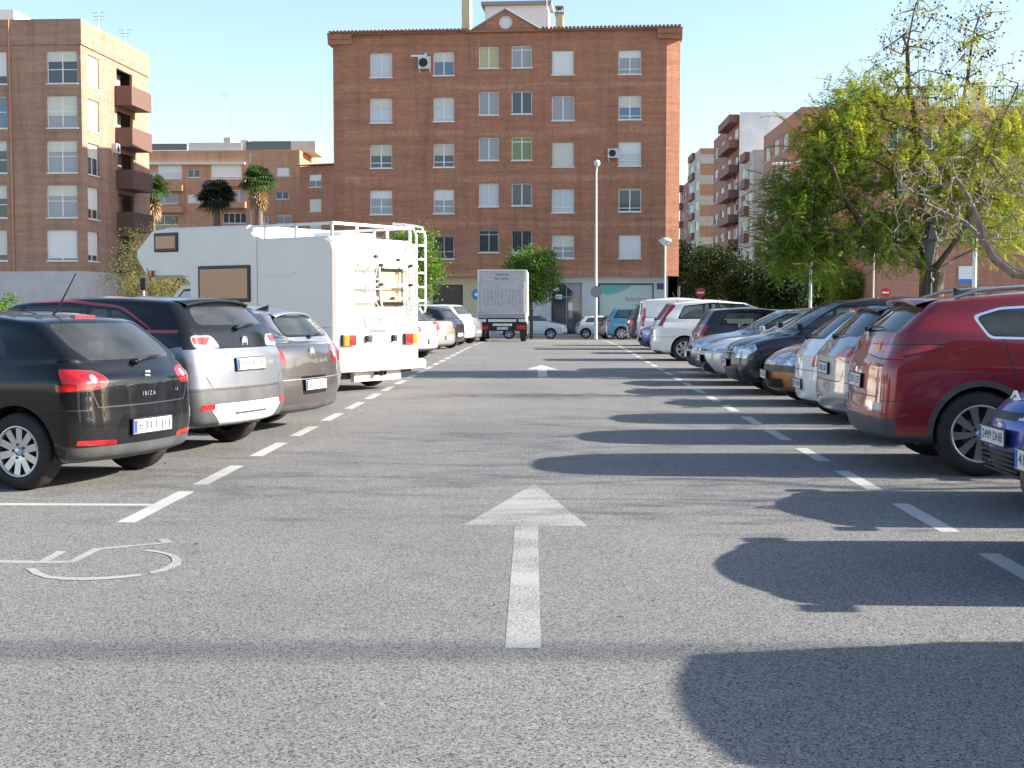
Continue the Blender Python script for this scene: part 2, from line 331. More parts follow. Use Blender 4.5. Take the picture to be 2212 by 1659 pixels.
def pchip(xs, ys, t):
    n = len(xs); d = [(ys[i+1]-ys[i])/(xs[i+1]-xs[i]) for i in range(n-1)]; m = [d[0]]+[0]*(n-2)+[d[-1]]
    for i in range(1, n-1): m[i] = 0 if d[i-1]*d[i] <= 0 else 2*d[i-1]*d[i]/(d[i-1]+d[i])
    i = min(n-2, max(0, int(t))); h = xs[i+1]-xs[i]; s = (t-xs[i])/h
    return ys[i]*(2*s**3-3*s**2+1)+m[i]*h*(s**3-2*s**2+s)+ys[i+1]*(-2*s**3+3*s**2)+m[i+1]*h*(s**3-s**2)
def body_rows(S):
    L, W, H = S['L'], S['W'], S['H']; h = W/2; hl = S.get('hl', .76); cx, cz = S['cowl']; wx, wz = S['wtop']; rx, rz = S['rbase']; tx, tz = S['rtop']; ht = S.get('ht', h-.22)
    tr = S.get('trunk'); zl = S.get('clear', .20); r3 = S.get('rmid', (.03, .82)); nb = S.get('nose', .07)
    bf, br = S.get('bf', .16), S.get('br', .07); rf, rr = S.get('rf', .32), S.get('rr', .20); sh = S.get('shoulder', .045)
    hm = S.get('hoodmid', .62); tx2 = tr or (lerp(r3[0], rx, .5), lerp(r3[1], rz, .5))
    # zf xf zr xr yf ym yr rf rr bf br cf cr zb
    rows = [
     (zl, L-.20, zl+.02, .16, h-.16, h-.12, h-.15, .25, .2, bf, br, 0, 0, 0),
     (zl+.06, L-.06, zl+.08, .035, h-.06, h-.05, h-.055, rf, rr, bf, br, 0, 0, 0),
     (.45, L, .50, 0, h-.02, h-.012, h-.02, rf, rr, bf, br, 0, 0, 0),
     (.61, L-.015, .66, .012, h-.012, h, h-.015, rf, rr, bf, br, 0, 0, 0),
     (hl, L-nb, r3[1], r3[0], h-.03, h-.008, h-.02, rf, rr, bf, br, .01, 0, .0),
     (lerp(hl, cz, hm), L-lerp(nb, cx, .42), tx2[1], tx2[0], h-.07, h-sh*.6, h-.045, .2, rr, .14, br, .025, .0, 0),
     (cz, L-cx, rz, rx, h-.11, h-sh, h-.085, .14, rr*.9, .17, br, .03, .01, 0),
     (lerp(cz, wz, .16), L-lerp(cx, wx, .18), lerp(rz, tz, .16), lerp(rx, tx, .13), h-.125, h-sh-.02, h-.10, .08, .14, .17, br, .0, .01, 0),
     (lerp(cz, wz, .58), L-lerp(cx, wx, .57), lerp(rz, tz, .58), lerp(rx, tx, .52), lerp(h-.11, ht, .58), lerp(h-sh-.02, ht+.02, .55), lerp(h-.09, ht, .6), .08, .13, .15, br, 0, .01, .0),
     (wz, L-wx, tz, tx, ht, ht+.025, ht-.01, .09, .13, .13, br, .01, .01, H-max(wz, tz)-.055),
     (wz+.03, L-wx-.10, tz+.022, tx+.10, ht-.06, ht-.035, ht-.07, .12, .14, .12, br, .01, .01, H-max(wz, tz)-.045),
     (wz+.045, L-wx-.35, tz+.04, tx+.35, ht-.24, ht-.22, ht-.25, .15, .15, .08, .04, .0, .0, H-max(wz, tz)-.050),
     (wz+.052, L-wx-.62, tz+.048, tx+.60, .02, .02, .02, .01, .01, .01, .01, .0, .0, H-max(wz, tz)-.050)]
    return rows
def body_grid(S, q=1.0):
    rows = body_rows(S); cols = list(zip(*rows)); xs = list(range(len(rows))); sub = [3, 3, 3, 3, 6, 6, 3, 5, 5, 3, 3, 2]
    ts = []
    for i, n in enumerate(sub):
        n = max(2, int(n*q+.5)); ts += [i+k/n for k in range(n)]
    ts.append(len(rows)-1.0)
    nf, nc, ns = int(12*q), 6, int(26*q); G = []
    for t in ts:
        zf, xf, zr, xr, yf, ym, yr, rf, rr, bf, br, cf, cr, zb = [pchip(xs, c, t) for c in cols]; ring = []
        yf_, yr_ = yf-rf, yr-rr
        if yf_ < 0: yf_ = yf*.1; rf = yf*.9
        if yr_ < 0: yr_ = yr*.1; rr = yr*.9
        for k in range(nf): u = k/nf; ring.append((xf-bf*u**2.2, yf_*u, zf-cf*u*u))
        xa = xf-bf-rf*.8
        for k in range(nc): a = math.pi/2*k/nc; ring.append((xa+rf*.8*math.cos(a), yf_+rf*math.sin(a), zf-cf-(.02 if 4.2 < t < 6.5 else 0)*k/nc))
        xb = xr+br+rr*.8; z0 = zf-cf-(.02 if 4.2 < t < 6.5 else 0); z1 = zr-cr
        for k in range(ns+1):
            s_ = k/ns; e = 4*s_*(1-s_); y = lerp(yf, yr, s_)+(ym-(yf+yr)/2)*(1-(2*s_-1)**4)
            ring.append((lerp(xa, xb, s_), y, lerp(z0, z1, s_)+zb*e))
        for k in range(nc-1, -1, -1): a = math.pi/2*k/nc; ring.append((xb-rr*.8*math.cos(a), yr_+rr*math.sin(a), z1))
        for k in range(nf-1, -1, -1): u = k/nf; ring.append((xr+br*u**2.2, yr_*u, zr-cr*u*u))
        full = ring + [(x, -y, z) for x, y, z in ring[-2:0:-1]]
        G.append(full)
    A = np.array(G)                       # levels x ring x 3
    du = np.roll(A, -1, 1)-np.roll(A, 1, 1); dv = np.gradient(A, axis=0); nn = np.cross(dv, du)
    ln = np.linalg.norm(nn, axis=2, keepdims=True); nn = nn/np.maximum(ln, 1e-9)
    if nn[len(ts)//3, int(nf+nc+ns/2), 1] < 0: nn = -nn
    return A, nn
WH = {}
def wheel_meshes(r, rim, style, width=.205):
    k = (r, rim, style)
    if k in WH: return WH[k]
    t = MB(); t.smooth = True; w2 = width/2          # outer face towards +y
    t.lathe([(rim, -w2), (rim+.02, -w2-.004), (r-.03, -w2), (r-.008, -w2+.02), (r, -w2+.05), (r, w2-.05), (r-.008, w2-.02), (r-.03, w2), (rim+.02, w2+.004), (rim, w2-.004), (rim-.006, w2-.02)], 40, 'y')
    for g in (-.035, 0, .035): t.mi = 0
    a = t.build('wheel', [M['rubber']]); me = a.data; bpy.data.objects.remove(a)
    q = MB(); q.smooth = True
    q.lathe([(rim, w2-.004), (rim-.004, w2+.001), (rim-.018, w2-.002), (rim-.022, w2-.03), (rim-.03, -w2+.02), (rim, -w2)], 40, 'y')
    q.mi = 1; q.smooth = False; q.lathe([(rim-.02, w2-.10), (.001, w2-.10)], 24, 'y'); q.lathe([(rim*.62, w2-.075), (.001, w2-.075)], 24, 'y')
    q.mi = 2; q.lathe([(rim*.60, w2-.078), (rim*.60, w2-.07), (.08, w2-.07)], 24, 'y')
    q.mi = 0
    n, wi, wo, tw = style; y0 = w2-.016
    for i in range(n):
        a0 = 2*math.pi*i/n
        def P(rad, off, dy=0): a = a0+tw*rad; return (rad*math.cos(a)-off*math.sin(a), y0+dy, rad*math.sin(a)+off*math.cos(a))
        rs = [.03, rim*.35, rim*.7, rim-.014]; V = []
        for j, rad in enumerate(rs):
            ww = lerp(wi, wo, j/3); dd = [-.012, -.006, .0, .004][j]
            V += [P(rad, -ww, dd), P(rad, ww, dd), P(rad, ww*.75, dd-.035), P(rad, -ww*.75, dd-.035)]
        F = []
        for j in range(3):
            for k2 in range(4): F.append((j*4+k2, j*4+(k2+1) % 4, j*4+4+(k2+1) % 4, j*4+4+k2))
        q.add(V, F)
    q.lathe([(.035, y0-.02), (.035, y0+.002), (.028, y0+.008), (.001, y0+.010)], 16, 'y', True)
    q.mi = 2
    for i in range(5): a0 = 2*math.pi*i/5+.3; q.lathe([(.011, y0-.02), (.011, y0-.002), (.001, y0-.002)], 8, 'y', False, (.056*math.cos(a0), 0, .056*math.sin(a0)))
    b = q.build('rim', [M['alloy'], M['dark'], M['darkalloy']], fix=False); rm = b.data; bpy.data.objects.remove(b)
    WH[k] = (me, rm); return WH[k]
STY = {'ten': (10, .026, .030, 0), 'five': (5, .045, .06, 0), 'seven': (7, .03, .04, 0), 'sport': (9, .016, .040, .35), 'hub': (8, .04, .045, 0)}

def plate(parent, org, right, nrm, txt, w=.52, h=.112):
    """number plate: white panel, blue band, characters"""
    org, right, nrm = Vector(org), Vector(right).normalized(), Vector(nrm).normalized(); up = nrm.cross(right)
    b = MB(); b.mi = 1; b.obox(org, right, up, nrm, w/2+.012, h/2+.012, .006); b.mi = 0; b.obox(org+nrm*.006, right, up, nrm, w/2, h/2, .004)
    o = b.build('number_plate', [M['plate'], M['black']], parent)
    c = MB(); c.obox(org+nrm*.0065-right*(w/2-.024), right, up, nrm, .022, h/2-.003, .005); c.build('plate_band', M['plateblue'], o)
    if txt: put_text(txt, h*.86, org+nrm*.0125+right*.022, right, up, M['platetxt'], o, width=w*.82)
    return o
def mirror_fn(poly): return [(-a, b) for a, b in poly]

def make_car(name, S, color, loc, head, label, group=None, detail=1.0, cat='car'):
    """S: shape spec. head: heading angle of the nose (radians, world). Local x: rear bumper 0 -> nose L, root at the car's centre"""
    L, W, H = S['L'], S['W'], S['H']; hw = W/2; wr = S.get('wr', .31); ro, wb = S['ro'], S['wb']
    root = empty(name, loc, head, label=label, cat=cat, group=group); off = -L/2
    A, NN = body_grid(S, detail); nt_, nr_ = A.shape[:2]
    A = A.copy(); A[..., 0] += off
    faces = []
    P = np.concatenate([A, NN], 2)
    Pl = P.tolist()
    for i in range(nt_-1):
        r0, r1 = Pl[i], Pl[i+1]
        for j in range(nr_):
            k = (j+1) % nr_; faces.append(([tuple(r0[j]), tuple(r0[k]), tuple(r1[k]), tuple(r1[j])], 0))
    bv = BVHTree.FromPolygons([v[:3] for r_ in Pl for v in r_], [(i*nr_+j, i*nr_+(j+1) % nr_, (i+1)*nr_+(j+1) % nr_, (i+1)*nr_+j) for i in range(nt_-1) for j in range(nr_)])
    def hit(o, d):
        h = bv.ray_cast(Vector(o), Vector(d)); return h[0]
    Mb = [color, M['dark'], M['plastic'], M['blackgloss'], M['chrome'], M['black'], M['satin'], M['red']] + S.get('xmats', [])
    X = lambda poly: [(x+off, z) for x, z in poly]
    # wheel arches
    axles = [ro, ro+wb]
    for s_ in (1, -1):
        for ax in axles:
            ra = wr+S.get('gap', .045); circ = [(ax+off+ra*math.cos(a*math.pi/14), wr+.01+ra*math.sin(a*math.pi/14)) for a in range(28)]
            if S.get('clad'):
                rc = ra+.055; c2 = [(ax+off+rc*math.cos(a*math.pi/14), wr+.01+rc*math.sin(a*math.pi/14)) for a in range(28)]
                faces, ins = cut(faces, c2, 0, 2, SD(s_)); ins = [(p, 2) for p in ins_pts(ins)]; faces += ins
            faces, ins = cut(faces, circ, 0, 2, SD(s_))
    al = MB(); al.mi = 0
    for s_ in (1, -1):
        for ax in axles:
            ra = wr+S.get('gap', .045); n = 20; V = []
            for k in range(n+1):
                a = math.pi*(k/n)*1.16-.08*math.pi; x, z = ax+off+ra*math.cos(a), wr+.01+ra*math.sin(a)
                V += [(x, s_*(hw-.03), z), (x, s_*(hw-.34), z)]
            al.add(V, [(2*k, 2*k+1, 2*k+3, 2*k+2) for k in range(n)], True)
            al.add([V[2*k+1] for k in range(n+1)], [tuple(range(n+1))])
    cl = S.get('clear', .20); al.box(off+.42, off+L-.55, -hw+.17, hw-.17, cl+.0, cl+.05)
    al.box(off+.25, off+.42, -hw+.30, hw-.30, cl+.02, cl+.05); al.box(off+L-.55, off+L-.36, -hw+.34, hw-.34, cl+.02, cl+.05)
    # regions: (kind, polygon, part name or None, material or index, offset, opts)
    parts = {}
    def region(kind, poly, part, m, o_=0, sides=(1, -1), lab=None, zmin=None):
        nonlocal faces
        got = []
        if kind == 'side':
            for s_ in sides:
                faces, ins = cut(faces, X(poly), 0, 2, SD(s_)); got.append(ins)
        else:
            cond = RE if kind == 'rear' else FR
            if kind == 'roof': cond = lambda pts: sum(p[5] for p in pts)/len(pts) > .5
            iu, iv = (0, 1) if kind == 'roof' else (1, 2)
            if kind == 'roof': faces, ins = cut(faces, [(x+off, y) for x, y in poly], 0, 1, cond); got.append(ins)
            elif all(p[0] > -.001 for p in poly):
                for s_ in sides:
                    faces, ins = cut(faces, poly if s_ > 0 else mirror_fn(poly), iu, iv, cond); got.append(ins)
            else: faces, ins = cut(faces, poly, iu, iv, cond); got.append(ins)
        if part is None:
            for g in got: faces += [(p, m) for p in ins_pts(g)]
            return
        for k, g in enumerate(got):
            if not g: continue
            key = (part, k if len(got) > 1 else 0, m.name)
            parts.setdefault(key, []).append((g, m, o_, lab))
    S['regions'](region, S) if S.get('regions') else None
    std_regions(region, S)
    made = {}
    for (pn, k, mn), lst in parts.items():
        g = sum([x[0] for x in lst], []); o = mesh_faces(pn, g, [lst[0][1]], root, lst[0][2])
        if lst[0][3]: o['label'] = lst[0][3]
        made.setdefault((pn, k), o)
    # sub-parts: a second colour inside the same lamp hangs under the first
    for o in list(root.children):
        base = o.name.split('.')[0]
        if base.endswith('_inset'):
            for q in root.children:
                if q.name.split('.')[0] == base[:-6] and (q.data.vertices[0].co.y > 0) == (o.data.vertices[0].co.y > 0): o.parent = q; break
    body = mesh_faces('body', faces, Mb, root, 0, True)
    al.build('underbody', M['dark'], root)
    # wheels
    wm, rm = wheel_meshes(wr, S.get('rim', wr-.105), STY[S.get('wheel', 'seven')])
    for ax in axles:
        for s_ in (1, -1):
            wo = link('wheel', wm, root); wo.location = (ax+off, s_*(hw-.125), wr); wo.rotation_euler = (0, random.uniform(0, 1), 0 if s_ > 0 else math.pi)
            ro_ = link('rim', rm, wo)
    # mirrors, handles, wipers, plates, aerial, seats
    mx = L-S['cowl'][0]-.22; mz = S['cowl'][1]+.03
    for s_ in (1, -1):
        b = MB(); y0 = hw-.08; bm_box(b, (mx+off, s_*(hw+.03), mz+.06), (.05, .085, .055), .025); b.tube([(mx+off, s_*y0, mz), (mx+off, s_*(hw+.02), mz+.03)], .022, 6)
        b.build('wing_mirror', S.get('mirror', color), root)
    for hx in S.get('handles', []):
        for s_ in (1, -1):
            h = hit((hx+off, s_*2, S.get('hz', .93)), (0, -s_, 0))
            if h:
                b = MB(); b.tube([h+Vector((-.10, s_*.004, 0)), h+Vector((-.07, s_*.035, .004)), h+Vector((.07, s_*.035, .004)), h+Vector((.10, s_*.004, 0))], .013, 6); b.build('door_handle', S.get('handlemat', color), root)
    if S.get('plater'):
        z, txt = S['plater'][:2]; h = hit((-L, .26, z), (1, 0, 0)); h2 = hit((-L, 0, z+.05), (1, 0, 0)); h3 = hit((-L, 0, z-.05), (1, 0, 0))
        up_ = (h2-h3).normalized(); nn_ = Vector((-up_.z, 0, up_.x)); plate(root, Vector((min(h.x, (h2.x+h3.x)/2), S.get('platey', 0), z))+nn_*.008, (0, -1, 0), nn_, txt)
    if S.get('platef'):
        z, txt = S['platef']; h = hit((L, 0, z), (-1, 0, 0)); plate(root, (h.x+.016, 0, z), (0, 1, 0), (1, 0, 0), txt)
    if S.get('wiper'):
        y0, z0, y1, z1 = S['wiper']; a, b_ = hit((-L, y0, z0), (1, 0, 0)), hit((-L, y1, z1), (1, 0, 0))
        if a and b_:
            b = MB(); b.tube([a+Vector((-.03, 0, -.01)), (a+b_)/2+Vector((-.045, 0, .02)), b_+Vector((-.02, 0, 0))], [.017, .012, .006], 6)
            b.lathe([(.028, -.05), (.03, -.02), (.02, .0), (.001, .0)], 10, 'x', True, a+Vector((0, 0, -.01))); b.build('rear_wiper', M['black'], root)
    if S.get('aerial'):
        ax_, az_, ln_, ty = S['aerial']; h = hit((ax_+off, 0, 3), (0, 0, -1))
        if h:
            b = MB()
            if ty == 'whip': b.lathe([(.022, 0), (.014, .025), (.001, .03)], 8, 'z', True, h); b.tube([h, h+Vector((-ln_*.55, 0, ln_*.85))], [.009, .005], 6)
            else: b.add([h+Vector(p) for p in ((-.10, 0, .075), (-.09, .028, -.005), (-.09, -.028, -.005), (.14, .012, -.005), (.14, -.012, -.005), (-.06, .012, .06), (-.06, -.012, .06))], [(1, 5, 0), (0, 6, 2), (1, 3, 5), (2, 6, 4), (5, 3, 4, 6), (1, 0, 2), (0, 5, 6)])
            b.build('roof_aerial', M['black'], root)
    if S.get('rails'):
        for s_ in (1, -1):
            pts = []
            for k in range(9):
                x = lerp(S['rtop'][0]+.25, L-S['wtop'][0]-.35, k/8); h = hit((x+off, s_*(S.get('ht', hw-.22)-.09), 3), (0, 0, -1))
                pts.append(h+Vector((0, 0, .005 if k in (0, 8) else .05)))
            b = MB(); b.tube(pts, .018, 6); b.build('roof_rail', M['satin'], root)
    if S.get('spoiler'):
        sx, sz, sl_, sw_ = S['spoiler']; b = MB(); V = []
        for k in range(9):
            y = lerp(-sw_, sw_, k/8); e = 1-(y/sw_)**4*.35; h = hit((sx+.20+off, y, 3), (0, 0, -1)) or Vector((sx+.2+off, y, sz))
            h2 = hit((sx+.05+off, y, 3), (0, 0, -1)) or h; zz = h2.z+.012; V += [(sx+.20+off, y, h.z-.004), (sx+.05+off, y, zz), (sx-sl_*e+off, y, zz-.02-(1-e)*.06), (sx-sl_*e+off+.02, y, zz-.042-(1-e)*.06), (sx+.10+off, y, zz-.06)]
        F = []
        for k in range(8):
            for q in range(4): F.append((k*5+q, k*5+5+q, k*5+6+q, k*5+1+q))
        b.add(V, F, True); b.build('roof_spoiler', S.get('spoilmat', color), root)
    # cabin
    if S.get('cabin', True):
        sm = S.get('seatmat', M['seat']); fx = L-S['cowl'][0]-1.15+off
        for s_ in (.36, -.36):
            b = MB(); b.box(fx-.05, fx+.45, s_-.23, s_+.23, .35, .62, .05); b.box(fx-.18, fx-.04, s_-.23, s_+.23, .5, 1.12, .05); b.box(fx-.17, fx-.07, s_-.13, s_+.13, 1.13, min(1.33, H-.13), .03); b.build('seat', sm, root)
        bx_ = fx-.95
        b = MB(); b.box(bx_, bx_+.5, -.6, .6, .35, .62, .05); b.box(bx_-.12, bx_+.02, -.6, .6, .5, 1.04, .05)
        for s_ in (.36, -.36): b.box(bx_-.10, bx_-.02, s_-.12, s_+.12, 1.03, 1.17, .03)
        b.build('rear_bench', sm, root)
        b = MB(); b.box(L-S['cowl'][0]-.45+off, L-S['cowl'][0]+.0+off, -hw+.16, hw-.16, .55, S['cowl'][1]-.04, .05); b.lathe([(.19, 0), (.185, .02), (.175, 0), (.185, -.02), (.19, 0)], 20, 'x', True, (L-S['cowl'][0]-.58+off, .36, .88)); b.build('dashboard', M['black'], root)
    if S.get('extra'): S['extra'](root, hit, off, S)
    return root
def ins_pts(ins): return [p for p, _ in ins]
def bm_box(b, c, h, bev): b.box(c[0]-h[0], c[0]+h[0], c[1]-h[1], c[1]+h[1], c[2]-h[2], c[2]+h[2], bev)

def shrink(poly, d):
    cx_ = sum(p[0] for p in poly)/len(poly); cy_ = sum(p[1] for p in poly)/len(poly); out = []; n = len(poly)
    ar = sum(poly[i-1][0]*poly[i][1] - poly[i][0]*poly[i-1][1] for i in range(n)); sg = 1 if ar > 0 else -1
    for i in range(n):
        a, b, c = Vector(poly[i-1]), Vector(poly[i]), Vector(poly[(i+1) % n])
        e1, e2 = (b-a).normalized(), (c-b).normalized(); n1, n2 = Vector((-e1.y, e1.x))*sg, Vector((-e2.y, e2.x))*sg
        k = 1+n1.dot(n2); out.append(tuple(b+(n1+n2)*(d/max(.3, k))))
    return out
def std_regions(region, S):
    L, W, H = S['L'], S['W'], S['H']; hw = W/2; cx, cz = S['cowl']; wx, wz = S['wtop']; rx, rz = S['rbase']; tx, tz = S['rtop']; ht = S.get('ht', hw-.22)
    gl = S.get('glass', M['glass']); gd = S.get('rglass', gl)
    # windscreen
    ws = [(-(hw-.17), cz+.02), (hw-.17, cz+.02), (ht-.06, wz-.015), (-(ht-.06), wz-.015)]
    region('front', rp(ws, .08), None, 3); region('front', rp(shrink(ws, .035), .08), 'windscreen', gl, -.003)
    rw = S.get('rwin', [(-(hw-.20), rz+.03), (hw-.20, rz+.03), (ht-.07, tz-.03), (-(ht-.07), tz-.03)])
    if rw:
        region('rear', rp(rw, .09), None, 3); region('rear', rp(shrink(rw, .03), .09), 'rear_window', gd, -.003)
    # side glass
    D = S.get('dlo') or [(rx+S.get('cp', .42), lerp(rz, cz, .1)+.03), (tx+S.get('cp2', .34), tz-.045), (lerp(tx, L-wx, .5), H-.115), (L-wx-.10, wz-.045), (L-cx-.20, cz+.045)]
    tm = S.get('dlomat', 3)
    if S.get('dlochrome'): region('side', rp(D, .05), None, 4); region('side', rp(shrink(D, .022), .05), None, 3)
    else: region('side', rp(D, .05), None, 3)
    Q = shrink(D, S.get('dloin', .03)); zlo, zhi = 0, 3
    pil = S.get('pillars') or [(lerp(rx, L-cx, .53), .07)]
    edges = [-1]+[v for c_, w_ in sorted(pil) for v in (c_-w_/2, c_+w_/2)]+[L+1]
    for k in range(0, len(edges), 2):
        a, b = edges[k], edges[k+1]; pz = [(x, z) for x, z in Q]
        pz = clip2(pz, 1, 0, -a); pz = clip2(pz, -1, 0, b) if pz else pz
        if pz and len(pz) > 2: region('side', rp(pz, .035), 'side_window', gl if k > 0 else S.get('sglass', gd), -.003)
    # panel gaps
    g = .006
    for xg in S.get('doors', []):
        if isinstance(xg, tuple): x0, z0, x1, z1 = xg
        else: x0, z0, x1, z1 = xg, .30, xg, lerp(rz, cz, xg/L)+.02
        region('side', [(x0-g, z0), (x0+g, z0), (x1+g, z1), (x1-g, z1)], None, 1)
    e1, e2 = S['ro']-S.get('wr', .31)-.04, S['ro']+S['wb']+S.get('wr', .31)+.04
    region('side', [(.02, .648), (e1+.10, .655), (e1+.10, .663), (.02, .656)], None, 1); region('side', [(e2-.10, .655), (L-.10, .60), (L-.10, .607), (e2-.10, .663)], None, 1)
    region('side', [(S['ro']+S.get('wr', .31), .285), (e2-.4, .285), (e2-.4, .295), (S['ro']+S.get('wr', .31), .295)], None, 1)
    for seg in S.get('rgaps', []):
        (y0, z0), (y1, z1) = seg
        n = Vector((-(z1-z0), y1-y0)).normalized()*g*.8
        region('rear', [(y0-n.x, z0-n.y), (y0+n.x, z0+n.y), (y1+n.x, z1+n.y), (y1-n.x, z1-n.y)], None, 1)
    for seg in S.get('fgaps', []):
        (y0, z0), (y1, z1) = seg; n = Vector((-(z1-z0), y1-y0)).normalized()*g*.8
        region('front', [(y0-n.x, z0-n.y), (y0+n.x, z0+n.y), (y1+n.x, z1+n.y), (y1-n.x, z1-n.y)], None, 1)
def clip2(poly, a, b, c):
    out = []
    for i in range(len(poly)):
        p, q = poly[i], poly[(i+1) % len(poly)]; dp, dq = a*p[0]+b*p[1]+c, a*q[0]+b*q[1]+c
        if dp >= 0: out.append(p)
        if (dp > 0 and dq < 0) or (dp < 0 and dq > 0): t = dp/(dp-dq); out.append((p[0]+(q[0]-p[0])*t, p[1]+(q[1]-p[1])*t))
    return out
# ------------------------------------------------------------------ car shapes
def HB(**k):      # small hatchback
    d = dict(L=4.0, W=1.70, H=1.46, wr=.305, ro=.66, wb=2.47, hl=.74, cowl=(1.02, .99), wtop=(1.72, 1.375), rbase=(.16, 1.03), rtop=(.50, 1.385), rmid=(.03, .84), doors=[1.28, 2.05, 3.02], handles=[1.22, 2.15], hz=.90,
             fgaps=[((-.68, .64), (.68, .64))], rgaps=[((-.60, .66), (.60, .66)), ((.60, .66), (.70, .80)), ((-.60, .66), (-.70, .80))])
    d.update(k); return d
def SUV(**k): return HB(**{**dict(clear=.26, L=4.3, W=1.80, H=1.62, wr=.335, ro=.80, wb=2.62, hl=.84, cowl=(1.02, 1.09), wtop=(1.80, 1.52), rbase=(.16, 1.16), rtop=(.46, 1.52), rmid=(.02, .92), doors=[1.45, 2.25, 3.2], handles=[1.4, 2.3], hz=1.02), **k})
def SED(**k): return HB(**{**dict(L=4.70, W=1.80, H=1.46, wr=.315, ro=1.08, wb=2.70, hl=.70, cowl=(1.15, .97), wtop=(2.0, 1.36), rbase=(.62, 1.055), rtop=(1.30, 1.385), rmid=(.03, .86), trunk=(.14, 1.03), doors=[1.65, 2.5, 3.5], handles=[1.6, 2.6], cp=.30, cp2=.25), **k})
def MPV(**k): return HB(**{**dict(L=4.5, W=1.82, H=1.65, wr=.325, ro=.85, wb=2.72, hl=.80, cowl=(.72, 1.08), wtop=(1.75, 1.55), rbase=(.12, 1.08), rtop=(.38, 1.56), rmid=(.02, .88), doors=[1.45, 2.35, 3.4], handles=[1.4, 2.4], hz=1.0, cp=.30, cp2=.28, pillars=[(1.25, .05), (2.35, .07)]), **k})

def lamps_rear(rear, side=None, lab=None, inset=None, insm='clear', m='red'):
    def f(region):
        if inset: region('rear', inset, 'tail_lamp_inset', M[insm], .004)
        region('rear', rear, 'tail_lamp', M[m], .004, lab=lab)
        region('rear', shrink(rear, -.009), None, 5)
        if side: fs = shrink(side, -.009)
        if side: region('side', side, 'tail_lamp', M[m], .004, lab=lab); region('side', fs, None, 5)
    return f
def front_std(region, S, lamp=None, grille=True, fog=True, plastic=False, lampm='clear'):
    hw = S['W']/2; hl = S['hl']
    lp = lamp or [(hw-.44, hl-.15), (hw-.12, hl-.17), (hw-.02, hl-.05), (hw-.08, hl-.022), (hw-.42, hl-.03)]
    region('front', rp(lp, .03), None, 3); region('front', rp(shrink(lp, .008), .03), 'headlamp', M[lampm], .003)
    L = S['L']; sp = [(L-.42, hl-.04), (L-.12, hl-.11), (L-.05, hl-.02), (L-.40, hl+.045)]
    region('side', sp, 'headlamp', M[lampm], .003)
    if grille: region('front', rp([(-.36, hl-.13), (.36, hl-.13), (.42, hl-.04), (-.42, hl-.04)], .03), None, 3)
    region('front', rp([(-.42, .26), (.42, .26), (.48, .42), (-.48, .42)], .04), None, 2)
    if fog: region('front', rp([(hw-.30, .32), (hw-.14, .32), (hw-.14, .42), (hw-.30, .42)], .03), None, 5)
def badge(root, hit, z, r, m='chrome', side=-1, y=0):
    h = hit((side*4, y, z), (-side, 0, 0))
    if h:
        b = MB(); pr = [(r, 0), (r*.98, .012), (r*.80, .012), (r*.80, .004), (.001, .004)]
        b.lathe([(a, side*b_) for a, b_ in pr], 20, 'x', False, h); b.build('emblem', M[m], root)
def emblem_bars(root, hit, z, polys, side=-1, m='chrome'):
    h = hit((side*4, 0, z), (-side, 0, 0)); b = MB()
    for p in polys: b.prism(p, (0, -side*-1, 0) if side < 0 else (0, 1, 0), (0, 0, 1), (side, 0, 0), h+Vector((side*.002, 0, 0)), .010)
    b.build('emblem', M[m], root)
def script(root, hit, z, y, txt, size, m='chrome', side=-1):
    h = hit((side*4, y, z), (-side, 0, 0))
    if h: put_text(txt, size, h+Vector((side*.012, 0, 0)), (0, side, 0), (0, 0, 1), M[m], root)

# --- black hatchback, front left of the picture
def reg_ib(region, S):
    region('rear', [(-1, .0), (1, 0), (1, .355), (-1, .355)], None, 2)
    region('rear', rp([(-.46, .36), (.46, .36), (.36, .60), (-.36, .60)], .05), None, 3)
    region('rear', rp([(.40, .36), (.76, .375), (.76, .415), (.42, .40)], .01), 'rear_reflector', M['red'], .003)
    lamps_rear(rp([(.50, .83), (.90, .80), (.90, .99), (.54, .955), (.46, .90)], [.05, .01, .01, .04, .06]), rp([(-.02, .81), (.17, .82), (.21, .90), (.195, .975), (-.02, .985)], [.01, .03, .03, .03, .01]), inset=[(.60+.035*math.cos(a*.63), .90+.035*math.sin(a*.63)) for a in range(10)])(region)
    front_std(region, S)
S_ib = HB(L=4.05, W=1.69, H=1.445, wr=.315, ro=.70, cowl=(1.02, .98), wtop=(1.75, 1.36), rbase=(.12, 1.03), rtop=(.56, 1.365), rmid=(.025, .86), cp=.62, cp2=.42, doors=[(1.30, .50, 1.42, 1.08), 2.35, 3.05], regions=reg_ib,
          plater=(.49, '6311 JFJ'), wiper=(.10, 1.03, -.34, 1.06), aerial=(.98, 0, .42, 'whip'), rwin=[(-.57, 1.015), (.57, 1.015), (.63, 1.15), (.60, 1.375), (-.60, 1.375), (-.63, 1.15)], ht=.66, wheel='ten', gap=.05, rr=.26, rgaps=[((-.58, .67), (.58, .67)), ((.58, .67), (.66, .84)), ((-.58, .67), (-.66, .84))])
def ex_ib(root, hit, off, S):
    emblem_bars(root, hit, .905, [[(-.035, .04), (.035, .04), (.035, .018), (-.035, .026)], [(-.035, .012), (.035, .004), (.035, -.012), (-.035, -.004)], [(-.035, -.018), (.035, -.026), (.035, -.04), (-.035, -.04)]])
    script(root, hit, .755, .02, 'I B I Z A', .05); script(root, hit, .765, -.42, '1.2', .035)
    b = MB(); h = hit((-4, 0, 1.388), (1, 0, 0))
    if h: bm_box(b, (h.x+.02, 0, h.z+.004), (.03, .13, .012), .004); b.build('brake_light', M['redd'], root)
S_ib['extra'] = ex_ib
